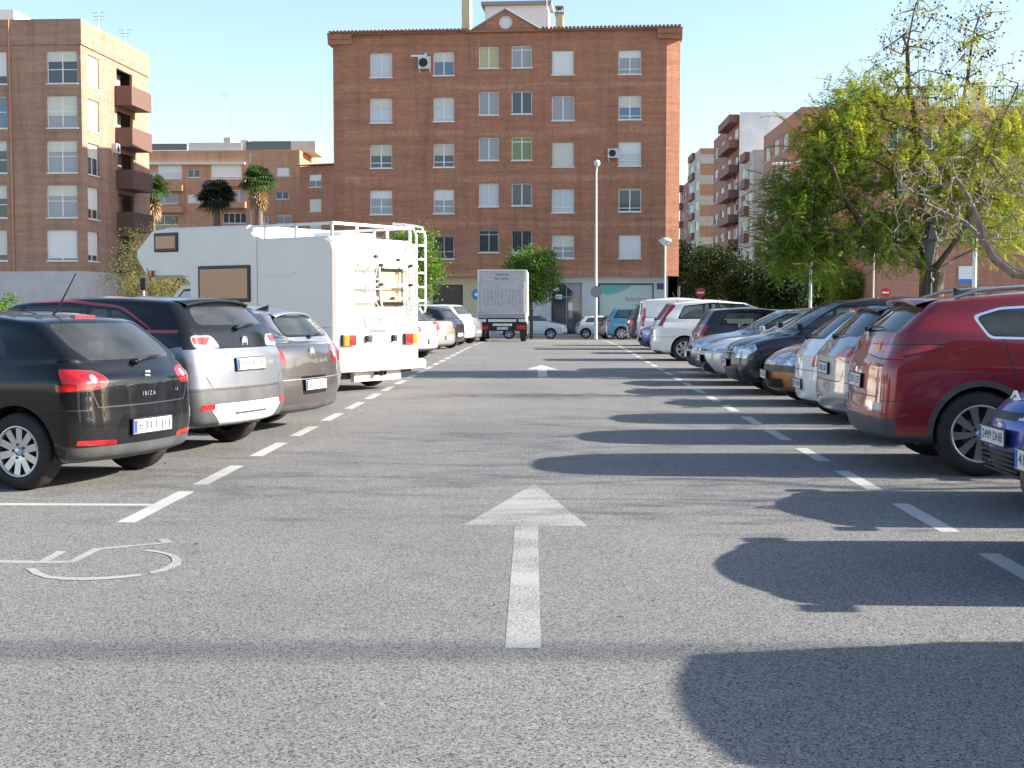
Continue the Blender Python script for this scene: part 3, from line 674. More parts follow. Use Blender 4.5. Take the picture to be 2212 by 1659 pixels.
# --- two-tone crossover
def reg_cr(region, S):
    region('roof', [(0, -1), (S['L']-1.75, -1), (S['L']-1.75, 1), (0, 1)], None, 3)
    region('side', [(-.1, 1.13), (.9, 1.02), (1.4, 1.06), (3.0, 1.12), (3.0, 1.9), (-.1, 1.9)], None, 3)
    region('rear', [(-1, 1.06), (1, 1.06), (1, 1.9), (-1, 1.9)], None, 3)
    D = S['dlo']; region('side', rp([(D[0][0]-.30, D[0][1]-.030), (D[0][0]+.12, D[0][1]-.030), (D[0][0]+.12, D[0][1]-.0), (D[0][0]-.30, D[0][1]-.0)], .01), None, 8)
    region('side', rp(shrink(D, -.028), .10), None, 8)
    region('rear', [(-1, 0), (1, 0), (1, .68), (-1, .68)], None, 2); region('side', [(-.1, 0), (4.4, 0), (4.4, .36), (1.2, .40), (.35, .68), (-.1, .70)], None, 2)
    region('rear', rp([(-.46, .30), (.46, .30), (.64, .46), (.60, .52), (-.60, .52), (-.64, .46)], .05), None, 9)
    region('rear', rp([(-.30, .40), (.30, .40), (.30, .425), (-.30, .425)], .01), None, 2)
    region('rear', rp([(.60, .47), (.78, .47), (.78, .52), (.60, .52)], .01), 'rear_reflector', M['red'], .003)
    region('rear', rp([(-.34, .80), (.34, .80), (.42, 1.02), (-.42, 1.02)], .06), None, 8+2)
    lamps_rear(rp([(.42, 1.075), (.70, 1.06), (.76, 1.09), (.76, 1.19), (.50, 1.19)], .05), None, m='clear', inset=rp([(.60, 1.10), (.75, 1.11), (.75, 1.18), (.52, 1.175)], .02), insm='red')(region)
    front_std(region, S)
DL_cr = [(.64, 1.25), (1.08, 1.465), (1.7, 1.52), (2.4, 1.52), (3.32, 1.18)]
M['crimson'] = mat('crimson trim', (.42, .02, .03), .3, 0, 1)
S_cr = SUV(L=4.21, W=1.77, H=1.605, wr=.335, ro=.78, wb=2.60, cowl=(.98, 1.08), wtop=(1.62, 1.50), rbase=(.14, 1.24), rtop=(.42, 1.53), rmid=(.03, .92), regions=reg_cr, dlo=DL_cr, pillars=[(1.45, .05), (2.30, .06)], doors=[(1.18, .45, 1.42, 1.15), 2.28, 3.15], clad=True,
           plater=(.90, '6906 KZW'), wiper=(.10, 1.27, -.32, 1.30), spoiler=(.46, 1.55, .10, .56), spoilmat=M['blackgloss'], aerial=(1.05, 0, 0, 'fin'), rwin=[(-.66, 1.265), (.66, 1.265), (.54, 1.51), (-.54, 1.51)], handlemat=M['satin'], mirror=M['blackgloss'])
def ex_cr(root, hit, off, S): badge(root, hit, 1.125, .055); script(root, hit, 1.04, 0, 'C R O S S L A N D', .035)
S_cr['extra'] = ex_cr
# --- grey-brown saloon
def reg_pa(region, S):
    lamps_rear(rp([(.58, .80), (.92, .80), (.92, 1.0), (.62, .99)], .05), rp([(-.02, .80), (.10, .80), (.36, .97), (-.02, 1.0)], .04), inset=[(.72+.05*math.cos(a*.63), .90+.05*math.sin(a*.63)) for a in range(10)])(region)
    region('rear', rp([(-.30, .44), (.30, .44), (.32, .66), (-.32, .66)], .03), None, 3); region('rear', [(-1, 0), (1, 0), (1, .33), (-1, .33)], None, 2)
    region('rear', [(-.9, .62), (.9, .62), (.9, .628), (-.9, .628)], None, 4)
    front_std(region, S)
S_pa = SED(L=4.77, W=1.82, H=1.47, regions=reg_pa, plater=(.55, '8092 FKW'), handlemat=None, aerial=(1.5, 0, 0, 'fin'), dlochrome=True)
S_pa['handlemat'] = M['chrome']
def ex_pa(root, hit, off, S): badge(root, hit, .93, .065)
S_pa['extra'] = ex_pa
# --- silver hatchback beside the motorhome
def reg_ki(region, S):
    lamps_rear(rp([(.58, .72), (.92, .72), (.92, .98), (.66, .95)], .04), rp([(-.02, .74), (.08, .74), (.16, .96), (-.02, .98)], .03))(region); front_std(region, S)
    region('rear', [(-1, 0), (1, 0), (1, .30), (-1, .30)], None, 2)
S_ki = HB(L=4.0, W=1.72, H=1.50, regions=reg_ki, plater=(.78, ''), wiper=(.12, 1.07, -.35, 1.10), spoiler=(.50, 1.43, .06, .52), aerial=(.95, 0, 0, 'fin'))
def ex_ki(root, hit, off, S):
    h = hit((-4, .0, .93), (1, 0, 0)); b = MB(); bm_box(b, (h.x-.01, 0, h.z), (.015, .30, .018), .006); b.build('tailgate_handle', M['chrome'], root)
S_ki['extra'] = ex_ki
# --- red crossover, right
def reg_sp(region, S):
    region('rear', [(-1, 0), (1, 0), (1, .50), (-1, .50)], None, 2); region('side', [(-.1, 0), (4.6, 0), (4.6, .36), (1.35, .36), (.40, .48), (-.1, .50)], None, 2)
    lamps_rear(rp([(.26, 1.055), (.60, 1.02), (.95, 1.02), (.95, 1.145), (.26, 1.135)], .03), rp([(-.02, 1.02), (.18, 1.03), (.62, 1.125), (.60, 1.145), (-.02, 1.145)], .015), inset=rp([(.40, 1.075), (.84, 1.065), (.84, 1.085), (.40, 1.09)], .01), insm='darkred', m='red')(region)
    region('rear', rp([(-.30, 1.10), (.30, 1.10), (.30, 1.125), (-.30, 1.125)], .005), None, 7)
    region('rear', rp([(.34, .56), (.50, .55), (.50, .635), (.34, .63)], .01), 'rear_reflector', M['red'], .003)
    region('rear', rp([(.505, .55), (.60, .55), (.60, .635), (.505, .635)], .01), 'reversing_lamp', M['clear'], .003)
    region('rear', rp([(.61, .555), (.80, .57), (.80, .63), (.61, .635)], .02), 'fog_lamp', M['satin'], .003)
    front_std(region, S)
DL_sp = [(.98, 1.20), (.86, 1.40), (1.10, 1.475), (2.2, 1.54), (2.75, 1.50), (3.42, 1.16)]
S_sp = SUV(L=4.48, W=1.855, H=1.635, wr=.375, rim=.255, ro=.92, wb=2.67, cowl=(1.0, 1.10), wtop=(1.78, 1.52), rbase=(.15, 1.24), rtop=(.50, 1.535), rmid=(.03, .92), regions=reg_sp, dlo=DL_sp, dlochrome=True, pillars=[(1.60, .015), (2.45, .06)], doors=[(1.28, .62, 1.10, 1.20), 2.42, 3.35], clad=True, gap=.03,
           plater=(.80, '2501 JZF', .0), wiper=(.12, 1.27, -.34, 1.29), spoiler=(.52, 1.56, .16, .58), rails=True, aerial=(1.0, 0, 0, 'fin'),  wheel='sport', rglass=M['glassdark'], sglass=M['glass'], rwin=[(-.72, 1.25), (.72, 1.25), (.58, 1.52), (-.58, 1.52)], handlemat=M['chrome'], handles=[1.48, 2.45],
           rgaps=[((-.68, .68), (.68, .68)), ((.68, .68), (.74, 1.02)), ((-.68, .68), (-.74, 1.02)), ((.74, 1.145), (.70, 1.3)), ((-.74, 1.145), (-.70, 1.3))], ht=.70)
def ex_sp(root, hit, off, S): badge(root, hit, 1.19, .06); script(root, hit, .96, -.60, 'ECO', .05)
S_sp['extra'] = ex_sp
# --- silver hatchback with plate recess
def reg_gl(region, S):
    region('rear', rp([(-.36, .66), (.36, .66), (.40, .92), (-.40, .92)], .04), None, 6)
    lamps_rear(rp([(.46, .93), (.95, .86), (.95, 1.05), (.50, 1.03)], .03), rp([(-.02, .86), (.06, .86), (.30, 1.0), (-.02, 1.05)], .02))(region)
    region('rear', [(-1, 0), (1, 0), (1, .34), (-1, .34)], None, 2); region('rear', rp([(-.8, .345), (.8, .345), (.8, .37), (-.8, .37)], .003), None, 4); front_std(region, S)
S_gl = SUV(L=4.3, W=1.79, H=1.56, wtop=(1.75, 1.46), rbase=(.16, 1.12), rtop=(.52, 1.46), regions=reg_gl, plater=(.79, '7438 LGB'), spoiler=(.56, 1.49, .12, .54), spoilmat=M['blackgloss'], wiper=(.1, 1.15, -.3, 1.17), rglass=M['glassdark'])
def ex_gl(root, hit, off, S): badge(root, hit, 1.02, .055)
S_gl['extra'] = ex_gl
# --- white hatchback
def reg_co(region, S):
    lamps_rear(rp([(.54, .72), (.92, .74), (.92, 1.04), (.70, 1.04)], .03), rp([(-.02, .74), (.04, .74), (.38, 1.04), (-.02, 1.06)], .03), inset=rp([(.64, .84), (.76, .85), (.78, .95), (.68, .94)], .02))(region); front_std(region, S)
    region('rear', [(-1, 0), (1, 0), (1, .28), (-1, .28)], None, 2)
S_co = HB(L=4.0, W=1.74, H=1.49, rtop=(.62, 1.41), rbase=(.15, 1.05), regions=reg_co, plater=(.47, '5513 HXR'), rglass=M['glassdark'], wiper=(.10, 1.08, -.3, 1.11), rwin=[(-.60, 1.06), (.60, 1.06), (.47, 1.41), (-.47, 1.41)], rr=.28, ht=.60)
def ex_co(root, hit, off, S):
    badge(root, hit, .93, .055); h = hit((-4, 0, 1.43), (1, 0, 0)) or Vector((-1.4, 0, 1.43)); b = MB(); bm_box(b, (h.x, 0, h.z+.01), (.02, .09, .015), .004); b.build('brake_light', M['redd'], root)
S_co['extra'] = ex_co
# --- orange small car, nose out
def reg_or(region, S):
    hw = S['W']/2
    region('front', [(-1, .50), (1, .50), (1, .60), (-1, .60)], None, 2); region('side', [(3.3, .50), (4, .50), (4, .60), (3.3, .60)], None, 2)
    lp = [(hw-.48, .605), (hw-.12, .605), (hw-.02, .70), (hw-.06, .716), (hw-.40, .71)]
    region('front', rp(lp, .06), 'headlamp', M['clear'], .004); region('side', rp([(3.45, .66), (3.9, .62), (3.9, .78), (3.44, .80)], .04), 'headlamp', M['clear'], .004)
    region('front', rp([(-.34, .62), (.34, .62), (.38, .67), (-.38, .67)], .02), None, 4); region('front', rp([(-.42, .26), (.42, .26), (.46, .40), (-.46, .40)], .05), None, 5)
    lamps_rear(rp([(.56, .74), (.9, .74), (.9, 1.0), (.66, .98)], .04))(region)
S_or = HB(L=3.82, W=1.66, H=1.44, hl=.74, cowl=(.92, .98), wtop=(1.60, 1.35), regions=reg_or, platef=(.45, '7752 CRD'), nose=.12, bf=.22)
# --- black people carrier, nose out
def reg_to(region, S):
    hw = S['W']/2; front_std(region, S, lamp=[(hw-.46, .60), (hw-.10, .60), (hw-.01, .76), (hw-.10, .778), (hw-.42, .778)])
    region('front', [(-.33, .70), (.33, .70), (.33, .712), (-.33, .712)], None, 4); lamps_rear(rp([(.66, .8), (.95, .8), (.95, 1.2), (.72, 1.2)], .04))(region)
S_to = MPV(L=4.39, W=1.79, H=1.66, wtop=(1.70, 1.54), cowl=(.88, 1.06), regions=reg_to, platef=(.52, '3478 DRT'), fgaps=[])
def ex_to(root, hit, off, S): badge(root, hit, .74, .07, side=1)
S_to['extra'] = ex_to
# --- silver hatch with big trapezoid grille
def reg_cx(region, S):
    hw = S['W']/2
    region('front', rp([(-.62, .22), (.62, .22), (.34, .56), (-.34, .56)], .05), None, 3); region('front', rp([(.56, .24), (.80, .26), (.62, .30)], .01), None, 4)
    lp = [(.38, .64), (hw-.1, .66), (hw, .76), (.46, .70)]; region('front', rp(lp, .02), 'headlamp', M['clear'], .003); region('front', rp([(-.36, .63), (.36, .63), (.40, .68), (-.40, .68)], .01), None, 3)
    region('side', rp([(3.95, .70), (4.32, .66), (4.32, .74), (3.92, .78)], .02), 'headlamp', M['clear'], .003); lamps_rear(rp([(.46, .85), (.95, .85), (.95, 1.0), (.55, .98)], .03))(region)
S_cx = HB(L=4.37, W=1.79, H=1.44, hl=.70, cowl=(1.12, .95), wtop=(2.0, 1.36), wb=2.64, wr=.325, rtop=(.75, 1.36), regions=reg_cx, platef=(.50, '0412 LKD'),  wheel='sport', doors=[1.35, 2.2, 3.2])
def ex_cx(root, hit, off, S): badge(root, hit, .66, .06, side=1)
S_cx['extra'] = ex_cx
def reg_g(region, S): front_std(region, S); lamps_rear(rp([(.58, .78), (.92, .78), (.92, 1.0), (.64, .98)], .04), rp([(-.02, .78), (.06, .78), (.22, .97), (-.02, 1.0)], .03))(region); region('rear', [(-1, 0), (1, 0), (1, .30), (-1, .30)], None, 2)
def G(f, **k):
    s = f(**k); s.setdefault('regions', reg_g); return s
# --- dark hatchback with round rear lamps
def reg_po(region, S):
    reg_g(region, {**S}) if False else front_std(region, S)
    lamps_rear(rp([(.56, .78), (.95, .76), (.95, 1.04), (.62, 1.02)], .05), rp([(-.02, .76), (.10, .78), (.26, .90), (.16, 1.04), (-.02, 1.04)], .05), inset=[(.70+.055*math.cos(a*.63), .86+.055*math.sin(a*.63)) for a in range(10)])(region)
S_po = G(HB, L=3.95, W=1.68, H=1.48, regions=reg_po, plater=(.50, '9017 FBC'), rtop=(.42, 1.40), handles=[1.2, 2.15], aerial=(.75, 0, .25, 'whip'))
# --- white seven-seater
def reg_pi(region, S):
    lamps_rear(rp([(.70, .97), (.95, .96), (.95, 1.18), (.74, 1.18)], .03), rp([(-.02, .96), (.14, .96), (.62, 1.50), (.40, 1.57), (-.02, 1.15)], .03))(region); front_std(region, S)
    region('rear', [(-1, 0), (1, 0), (1, .28), (-1, .28)], None, 2)
S_pi = MPV(L=4.59, W=1.83, H=1.68, wtop=(1.95, 1.56), cowl=(.78, 1.08), rtop=(.46, 1.57), regions=reg_pi, plater=(.80, '2863 GHN'), wiper=(0, 1.13, -.35, 1.14), aerial=(.75, 0, .30, 'whip'), dlo=[(.66, 1.14), (.84, 1.50), (1.6, 1.585), (2.6, 1.55), (3.6, 1.15)], pillars=[(1.55, .07), (2.45, .07)], seatmat=M['seatbeige'])
# --- panel van
def reg_va(region, S):
    region('rear', rp([(.66, .80), (.95, .80), (.95, 1.42), (.72, 1.42)], .03), 'tail_lamp', M['red'], .004); region('side', rp([(-.02, .80), (.09, .80), (.09, 1.42), (-.02, 1.44)], .02), 'tail_lamp', M['red'], .004); front_std(region, S)
    region('side', [(.2, 1.085), (2.5, 1.085), (2.5, 1.105), (.2, 1.105)], None, 5); region('rear', [(-1, 0), (1, 0), (1, .52), (-1, .52)], None, 2)
S_va = HB(L=4.28, W=1.83, H=1.81, wr=.32, ro=.85, wb=2.70, hl=.86, cowl=(.62, 1.14), wtop=(1.55, 1.66), rbase=(.05, 1.14), rtop=(.13, 1.70), rmid=(.01, .95), ht=.76, regions=reg_va, dlo=[(2.62, 1.18), (2.62, 1.62), (2.80, 1.64), (3.52, 1.22)], pillars=[(1.0, .01)], rwin=[(-.62, 1.2), (.62, 1.2), (.60, 1.60), (-.60, 1.60)], rglass=M['glassdark'], doors=[1.5, 2.5], plater=(.60, ''), rgaps=[((0, .5), (0, 1.7))], aerial=(3.0, 0, .3, 'whip'))
# --- blue hatch, nose out at the right edge
def reg_c4(region, S):
    hw = S['W']/2
    region('front', rp([(-.46, .66), (.46, .66), (.44, .72), (-.44, .72)], .02), None, 5); region('front', rp([(-.42, .24), (.42, .24), (.47, .44), (-.47, .44)], .04), None, 5)
    lp = [(.50, .62), (hw-.06, .64), (hw, .735), (.56, .735)]; region('front', rp(lp, .05), 'headlamp', M['clear'], .003); region('side', rp([(3.75, .70), (4.24, .66), (4.24, .80), (3.74, .86)], .03), 'headlamp', M['clear'], .003)
    lamps_rear(rp([(.58, .78), (.92, .78), (.92, 1.0), (.64, .98)], .04))(region)
S_c4 = HB(L=4.26, W=1.77, H=1.46, hl=.76, cowl=(.95, 1.0), wtop=(1.85, 1.38), wb=2.60, ro=.72, wr=.32, regions=reg_c4, platef=(.535, '2499 DHB'), nose=.10, bf=.20, wheel='seven', doors=[1.4, 2.3, 3.2], fgaps=[((-.55, .80), (.55, .80))])
def ex_c4(root, hit, off, S):
    ch = lambda z: [(-.10, z-.05), (-.02, z+.015), (.02, z+.015), (.10, z-.05), (.065, z-.05), (0, z-.008), (-.065, z-.05)]
    emblem_bars(root, hit, .80, [ch(.05), ch(0)], side=1)
    b = MB()
    for k in range(5):
        z = .27+k*.037; h = hit((4, 0, z), (-1, 0, 0)); b.obox((h.x-.02, 0, z), (1, 0, 0), (0, 1, 0), (0, 0, 1), .02, .38, .006)
    b.build('grille', M['black'], root)
S_c4['extra'] = ex_c4
# --- pale crossover with a black framed grille, just entering the frame
def reg_rx(region, S):
    front_std(region, S); region('front', rp([(-.60, .22), (.60, .22), (.52, .60), (-.52, .60)], .07), None, 4); region('front', rp([(-.57, .25), (.57, .25), (.49, .57), (-.49, .57)], .06), None, 5)
S_rx = SUV(L=4.4, W=1.84, H=1.60, regions=reg_rx, platef=(.60, '4127 KXB'),  wheel='sport', aerial=(1.0, 0, 0, 'fin'), fgaps=[], hl=.82)

P = dict(black=paint('black car paint', (.004, .0045, .006), .0, .3, .01, .7, .15), silver=paint('silver car paint', (.30, .31, .345), .6, .32), greige=paint('grey brown car paint', (.115, .105, .098), .6, .35), red=paint('deep red car paint', (.27, .008, .018), .35, .35, .04),
         white=paint('white car paint', (.80, .80, .79), 0, .4, .04), orange=paint('orange car paint', (.52, .20, .04), .2, .4, .05), navy=paint('dark blue black car paint', (.012, .014, .022), .3, .3, .06), blue=paint('blue car paint', (.035, .06, .30), .35, .35, .04), champagne=paint('champagne car paint', (.40, .37, .31), .5, .4),
         lightblue=paint('light blue car paint', (.08, .27, .42), .3, .4), pearl=paint('pearl grey car paint', (.55, .56, .58), .4, .35), dgrey=paint('dark grey car paint', (.05, .055, .06), .4, .35))
S_cr['xmats'] = [M['crimson'], M['white'], P['silver']]

LANE_L, LANE_R = -2.90, 2.64
def rear_at(x, y, head, L):            # root position from the rear bumper centre
    return (x+math.cos(head)*L/2, y+math.sin(head)*L/2, gz(y))
CARS = []
def lcar(name, S, col, x, y, deg, label, group='cars parked nose-in along the left side', **k):
    h = math.pi-R(deg); CARS.append(make_car(name, S, P[col], rear_at(x, y, h, S['L']), h, label, group, **k)); return CARS[-1]
def rcar(name, S, col, x, y, nose_out, label, group='cars parked along the right side', deg=0, **k):
    """x: the end nearest the lane"""
    h = (math.pi if nose_out else 0)+R(deg); c = Vector((x, y, gz(y)))+Vector((math.cos(deg*math.pi/180), math.sin(deg*math.pi/180), 0))*S['L']/2
    CARS.append(make_car(name, S, P[col], c, h, label, group, **k)); return CARS[-1]
random.seed(3)
def build_cars():
    lcar('hatchback_car', S_ib, 'black', -3.34, 10.98, 19, 'black hatchback nearest the camera on the left, silver ten-spoke wheel in view', detail=1.6)
    lcar('crossover_car', S_cr, 'silver', -3.02, 13.37, 19, 'silver crossover with black roof and crimson window line behind the black hatchback', detail=1.5)
    lcar('saloon_car', S_pa, 'greige', -2.80, 15.75, 17, 'grey-brown saloon between the black-roofed crossover and the silver hatchback', detail=1.2)
    lcar('hatchback_car', S_ki, 'silver', -3.15, 18.35, 17, 'silver hatchback parked right beside the white motorhome', detail=1.1)
    rcar('crossover_car', S_sp, 'red', 2.86, 12.45, False, 'deep red crossover with black wheel arch cladding, rear to the lane', deg=-2, detail=1.6)
    rcar('hatchback_car', S_gl, 'silver', 3.10, 15.05, False, 'silver hatchback with black roof spoiler just beyond the red crossover', detail=1.2)
    rcar('hatchback_car', S_co, 'white', 3.28, 17.5, False, 'white small hatchback with dark rear window and tall red-and-clear lamps', detail=1.2)
    rcar('hatchback_car', S_or, 'orange', 3.30, 20.3, True, 'orange small car with dark bumper strip, nose to the lane', detail=1.1)
    rcar('people_carrier', S_to, 'navy', 3.05, 22.95, True, 'black people carrier with large pale headlamp, nose to the lane, beside the orange car', detail=1.1)
    rcar('hatchback_car', S_cx, 'pearl', 2.90, 25.5, True, 'pale silver hatchback with wide black trapezoid grille, nose to the lane', detail=1.1)
    rcar('hatchback_car', G(HB, L=4.2, hl=.72, W=1.76, H=1.47, cowl=(1.05, .97), wtop=(1.9, 1.38), platef=(.48, '')), 'silver', 2.92, 28.1, True, 'silver hatchback nose to the lane beyond the car with the trapezoid grille', detail=.9)
    rcar('hatchback_car', S_po, 'navy', 3.30, 31.0, False, 'dark hatchback with round red rear lamp beside the white seven-seater', detail=.9)
    rcar('people_carrier', S_pi, 'white', 2.82, 36.7, False, 'white seven-seat people carrier with tall red rear lamps', detail=.9)
    rcar('hatchback_car', G(HB, L=3.8, W=1.66, H=1.42, platef=(.45, '')), 'blue', 2.85, 42.0, True, 'small blue car mostly hidden between the white people carrier and the white van', detail=.7)
    rcar('panel_van', S_va, 'white', 3.05, 46.0, False, 'white panel van with tall narrow red rear lamp', detail=.8, cat='van')
    rcar('hatchback_car', G(SUV, L=4.2, plater=(.8, '')), 'dgrey', 2.95, 50.5, False, 'dark grey car beyond the white van, bright reflections on its tail', detail=.7)
    rcar('people_carrier', G(MPV, L=4.28, W=1.75, H=1.64, plater=(.8, '')), 'lightblue', 2.95, 68.5, False, 'light blue people carrier at the far end of the right side', detail=.7, deg=-6)
    rcar('hatchback_car', S_c4, 'blue', 3.27, 9.75, True, 'blue hatchback with double chevron emblem, nose in view at the right edge', detail=1.4)
    rcar('crossover_car', S_rx, 'pearl', 2.72, 7.45, True, 'pale silver crossover at the right edge of the picture with chrome-framed black grille', detail=1.2)
    rcar('people_carrier', G(MPV, L=4.4, W=1.84, H=1.66, glass=M['winglass'], cabin=False), 'dgrey', 3.52, 4.95, False, 'dark people carrier outside the right edge, only its shadow in view', detail=.7)
    # far left, beyond the motorhome
    lcar('hatchback_car', G(HB, plater=(.5, ''), H=1.46), 'pearl', -3.30, 37.3, 17, 'pale silver hatchback partly hidden behind the motorhome ladder', detail=.7)
    lcar('saloon_car', G(SED, plater=(.5, '')), 'champagne', -3.15, 41.6, 17, 'champagne saloon beyond the motorhome with its white plate in the sun', detail=.8)
    lcar('hatchback_car', G(HB, plater=(.5, ''), H=1.50, wr=.32), 'navy', -3.10, 46.0, 17, 'black hatchback with red lamps between the champagne saloon and a white car', detail=.8)
    lcar('hatchback_car', G(SUV, plater=(.62, ''), H=1.56), 'white', -2.95, 49.6, 17, 'white hatchback second from the truck on the left side', detail=.7)
    lcar('hatchback_car', G(HB, plater=(.5, '')), 'silver', -2.85, 53.3, 17, 'silver hatchback nearest the truck on the left side', detail=.6)
    CARS.append(make_car('panel_van', {**S_va, 'H': 1.95}, P['white'], (-6.6, 43.9, 0), math.pi-R(17), 'white van with dark rear window standing behind the champagne saloon', 'cars parked nose-in along the left side', .7, 'van'))
    # cross street
    z = gz(84)
    CARS.append(make_car('crossover_car', G(SUV, L=4.5, H=1.62, wheel='five'), P['white'], (1.08-2.25+.1, 84, z), 0, 'white crossover on the cross street, front half showing right of the truck', 'cars on the cross street', .8))
    CARS.append(make_car('hatchback_car', G(HB, L=4.36, H=1.48, wr=.32, wheel='five'), P['white'], (1.72+2.18, 86.0, z), 0, 'white hatchback on the cross street, tail to the left, behind the tall lamp post', 'cars on the cross street', .8))
    CARS.append(make_car('hatchback_car', G(HB, L=4.1, H=1.44, plater=(.7, '')), P['champagne'], (4.9, 79.5, gz(79)), R(8), 'pale beige car between the lamp post and the light blue people carrier', 'cars on the cross street', .7))
# ------------------------------------------------------------------ ground, lot and markings
def build_ground():
    b = MB(); ys = [-60, 0, 50, 60, 70, 80, 86, 120, 3000]
    for y in ys: b.v += [(-3000, y, gz(y)), (3000, y, gz(y))]
    for i in range(len(ys)-1): b.f.append((2*i, 2*i+1, 2*i+3, 2*i+2)); b.m.append(0); b.sm.append(False)
    tag(b.build('ground', M['asphalt']), kind='structure')
    Z = .001
    def strip(mb, x0, x1, y0, y1, z=Z):
        mb.add([(x0, y0, gz(y0)+z), (x1, y0, gz(y0)+z), (x1, y1, gz(y1)+z), (x0, y1, gz(y1)+z)], [(0, 1, 2, 3)])
    b = MB(); rnd = random.Random(5)
    for k in range(-3, 29):
        if k >= 0: y = 8.86+2.03*k; strip(b, LANE_L-.065, LANE_L+.065, y+rnd.uniform(-.05, .05), y+(1.55 if k == 0 else 1.25)+rnd.uniform(-.05, .05))
        y = 8.68+1.99*k; strip(b, LANE_R-.065, LANE_R+.065, y, y+1.2+rnd.uniform(-.05, .05))
    strip(b, -8.6, LANE_L-.07, 9.66, 9.76)
    for y in (4.9, 2.4): strip(b, -8.6, LANE_L-.07, y, y+.1)
    tag(b.build('lane_markings', M['road_paint']), kind='structure')
    def flat(polys, name, m, z=Z):
        mb = MB()
        for i_, p in enumerate(polys):
            q = [atG(x, y, 0) for x, y in p]; tr = tessellate_polygon([q]); mb.add([(v.x, v.y, gz(v.y)+z+.0003*i_) for v in q], [tuple(t) for t in tr])
        o = mb.build(name, m, fix=False); tag(o, kind='structure'); return o
    flat([[(1155, 1045), (1003, 1134), (1270, 1137)], [(1112, 1136), (1162, 1136), (1168, 1400), (1091, 1400)]], 'arrow_marking', M['faded_paint'])
    flat([[(1170, 788), (1137, 798), (1207, 799)], [(1162, 798.8), (1181, 798.8), (1182, 814), (1161, 814)]], 'arrow_marking', M['road_paint'])
    c6 = lambda P: [(x*.2257, 1037+y*.2257) for x, y in P]
    flat([c6(p) for p in ([(-60,765),(380,775),(380,797),(-60,790)], [(380,774),(550,680),(640,685),(470,774)], [(380,775),(690,775),(700,795),(380,797)], [(650,785),(890,655),(1000,652),(960,668),(720,790),(690,797)],
      [(930,654),(1520,600),(1650,602),(1560,612),(950,668)], [(1505,572),(1600,566),(1655,601),(1560,607)],
      [(245,850),(345,848),(390,885),(480,920),(620,935),(800,937),(1000,930),(1200,915),(1340,900),(1350,918),(1200,938),(1000,955),(780,962),(600,958),(430,940),(310,900)],
      [(1365,683),(1430,668),(1560,690),(1680,720),(1745,770),(1730,815),(1650,850),(1560,880),(1450,900),(1425,885),(1520,860),(1600,825),(1650,785),(1640,745),(1590,715),(1480,692)])], 'wheelchair_marking', M['worn_paint'])
    # raised pavements: foot of the brick block, end islands of the lot, right-hand side street
    def slab(name, x0, x1, y0, y1, h=.13):
        z = gz((y0+y1)/2); mb = MB(); mb.mi = 0; mb.box(x0+.15, x1-.15, y0+.15, y1-.15, z-.5, z+h-.004); mb.mi = 1
        for a in ((x0, x1, y0, y0+.15), (x0, x1, y1-.15, y1), (x0, x0+.15, y0+.15, y1-.15), (x1-.15, x1, y0+.15, y1-.15)): mb.box(*a, z-.5, z+h)
        tag(mb.build(name, [M['pave'], M['kerb']]), kind='structure')
    slab('pavement', -19, 10.2, 87.6, 120); slab('pavement', -75, -25, 87.0, 125); slab('pavement', 18, 60, 72, 112); slab('pavement', 9.2, 40, 18.0, 60, .13)
    slab('pavement', -60, -10.5, 60, 78, .13)

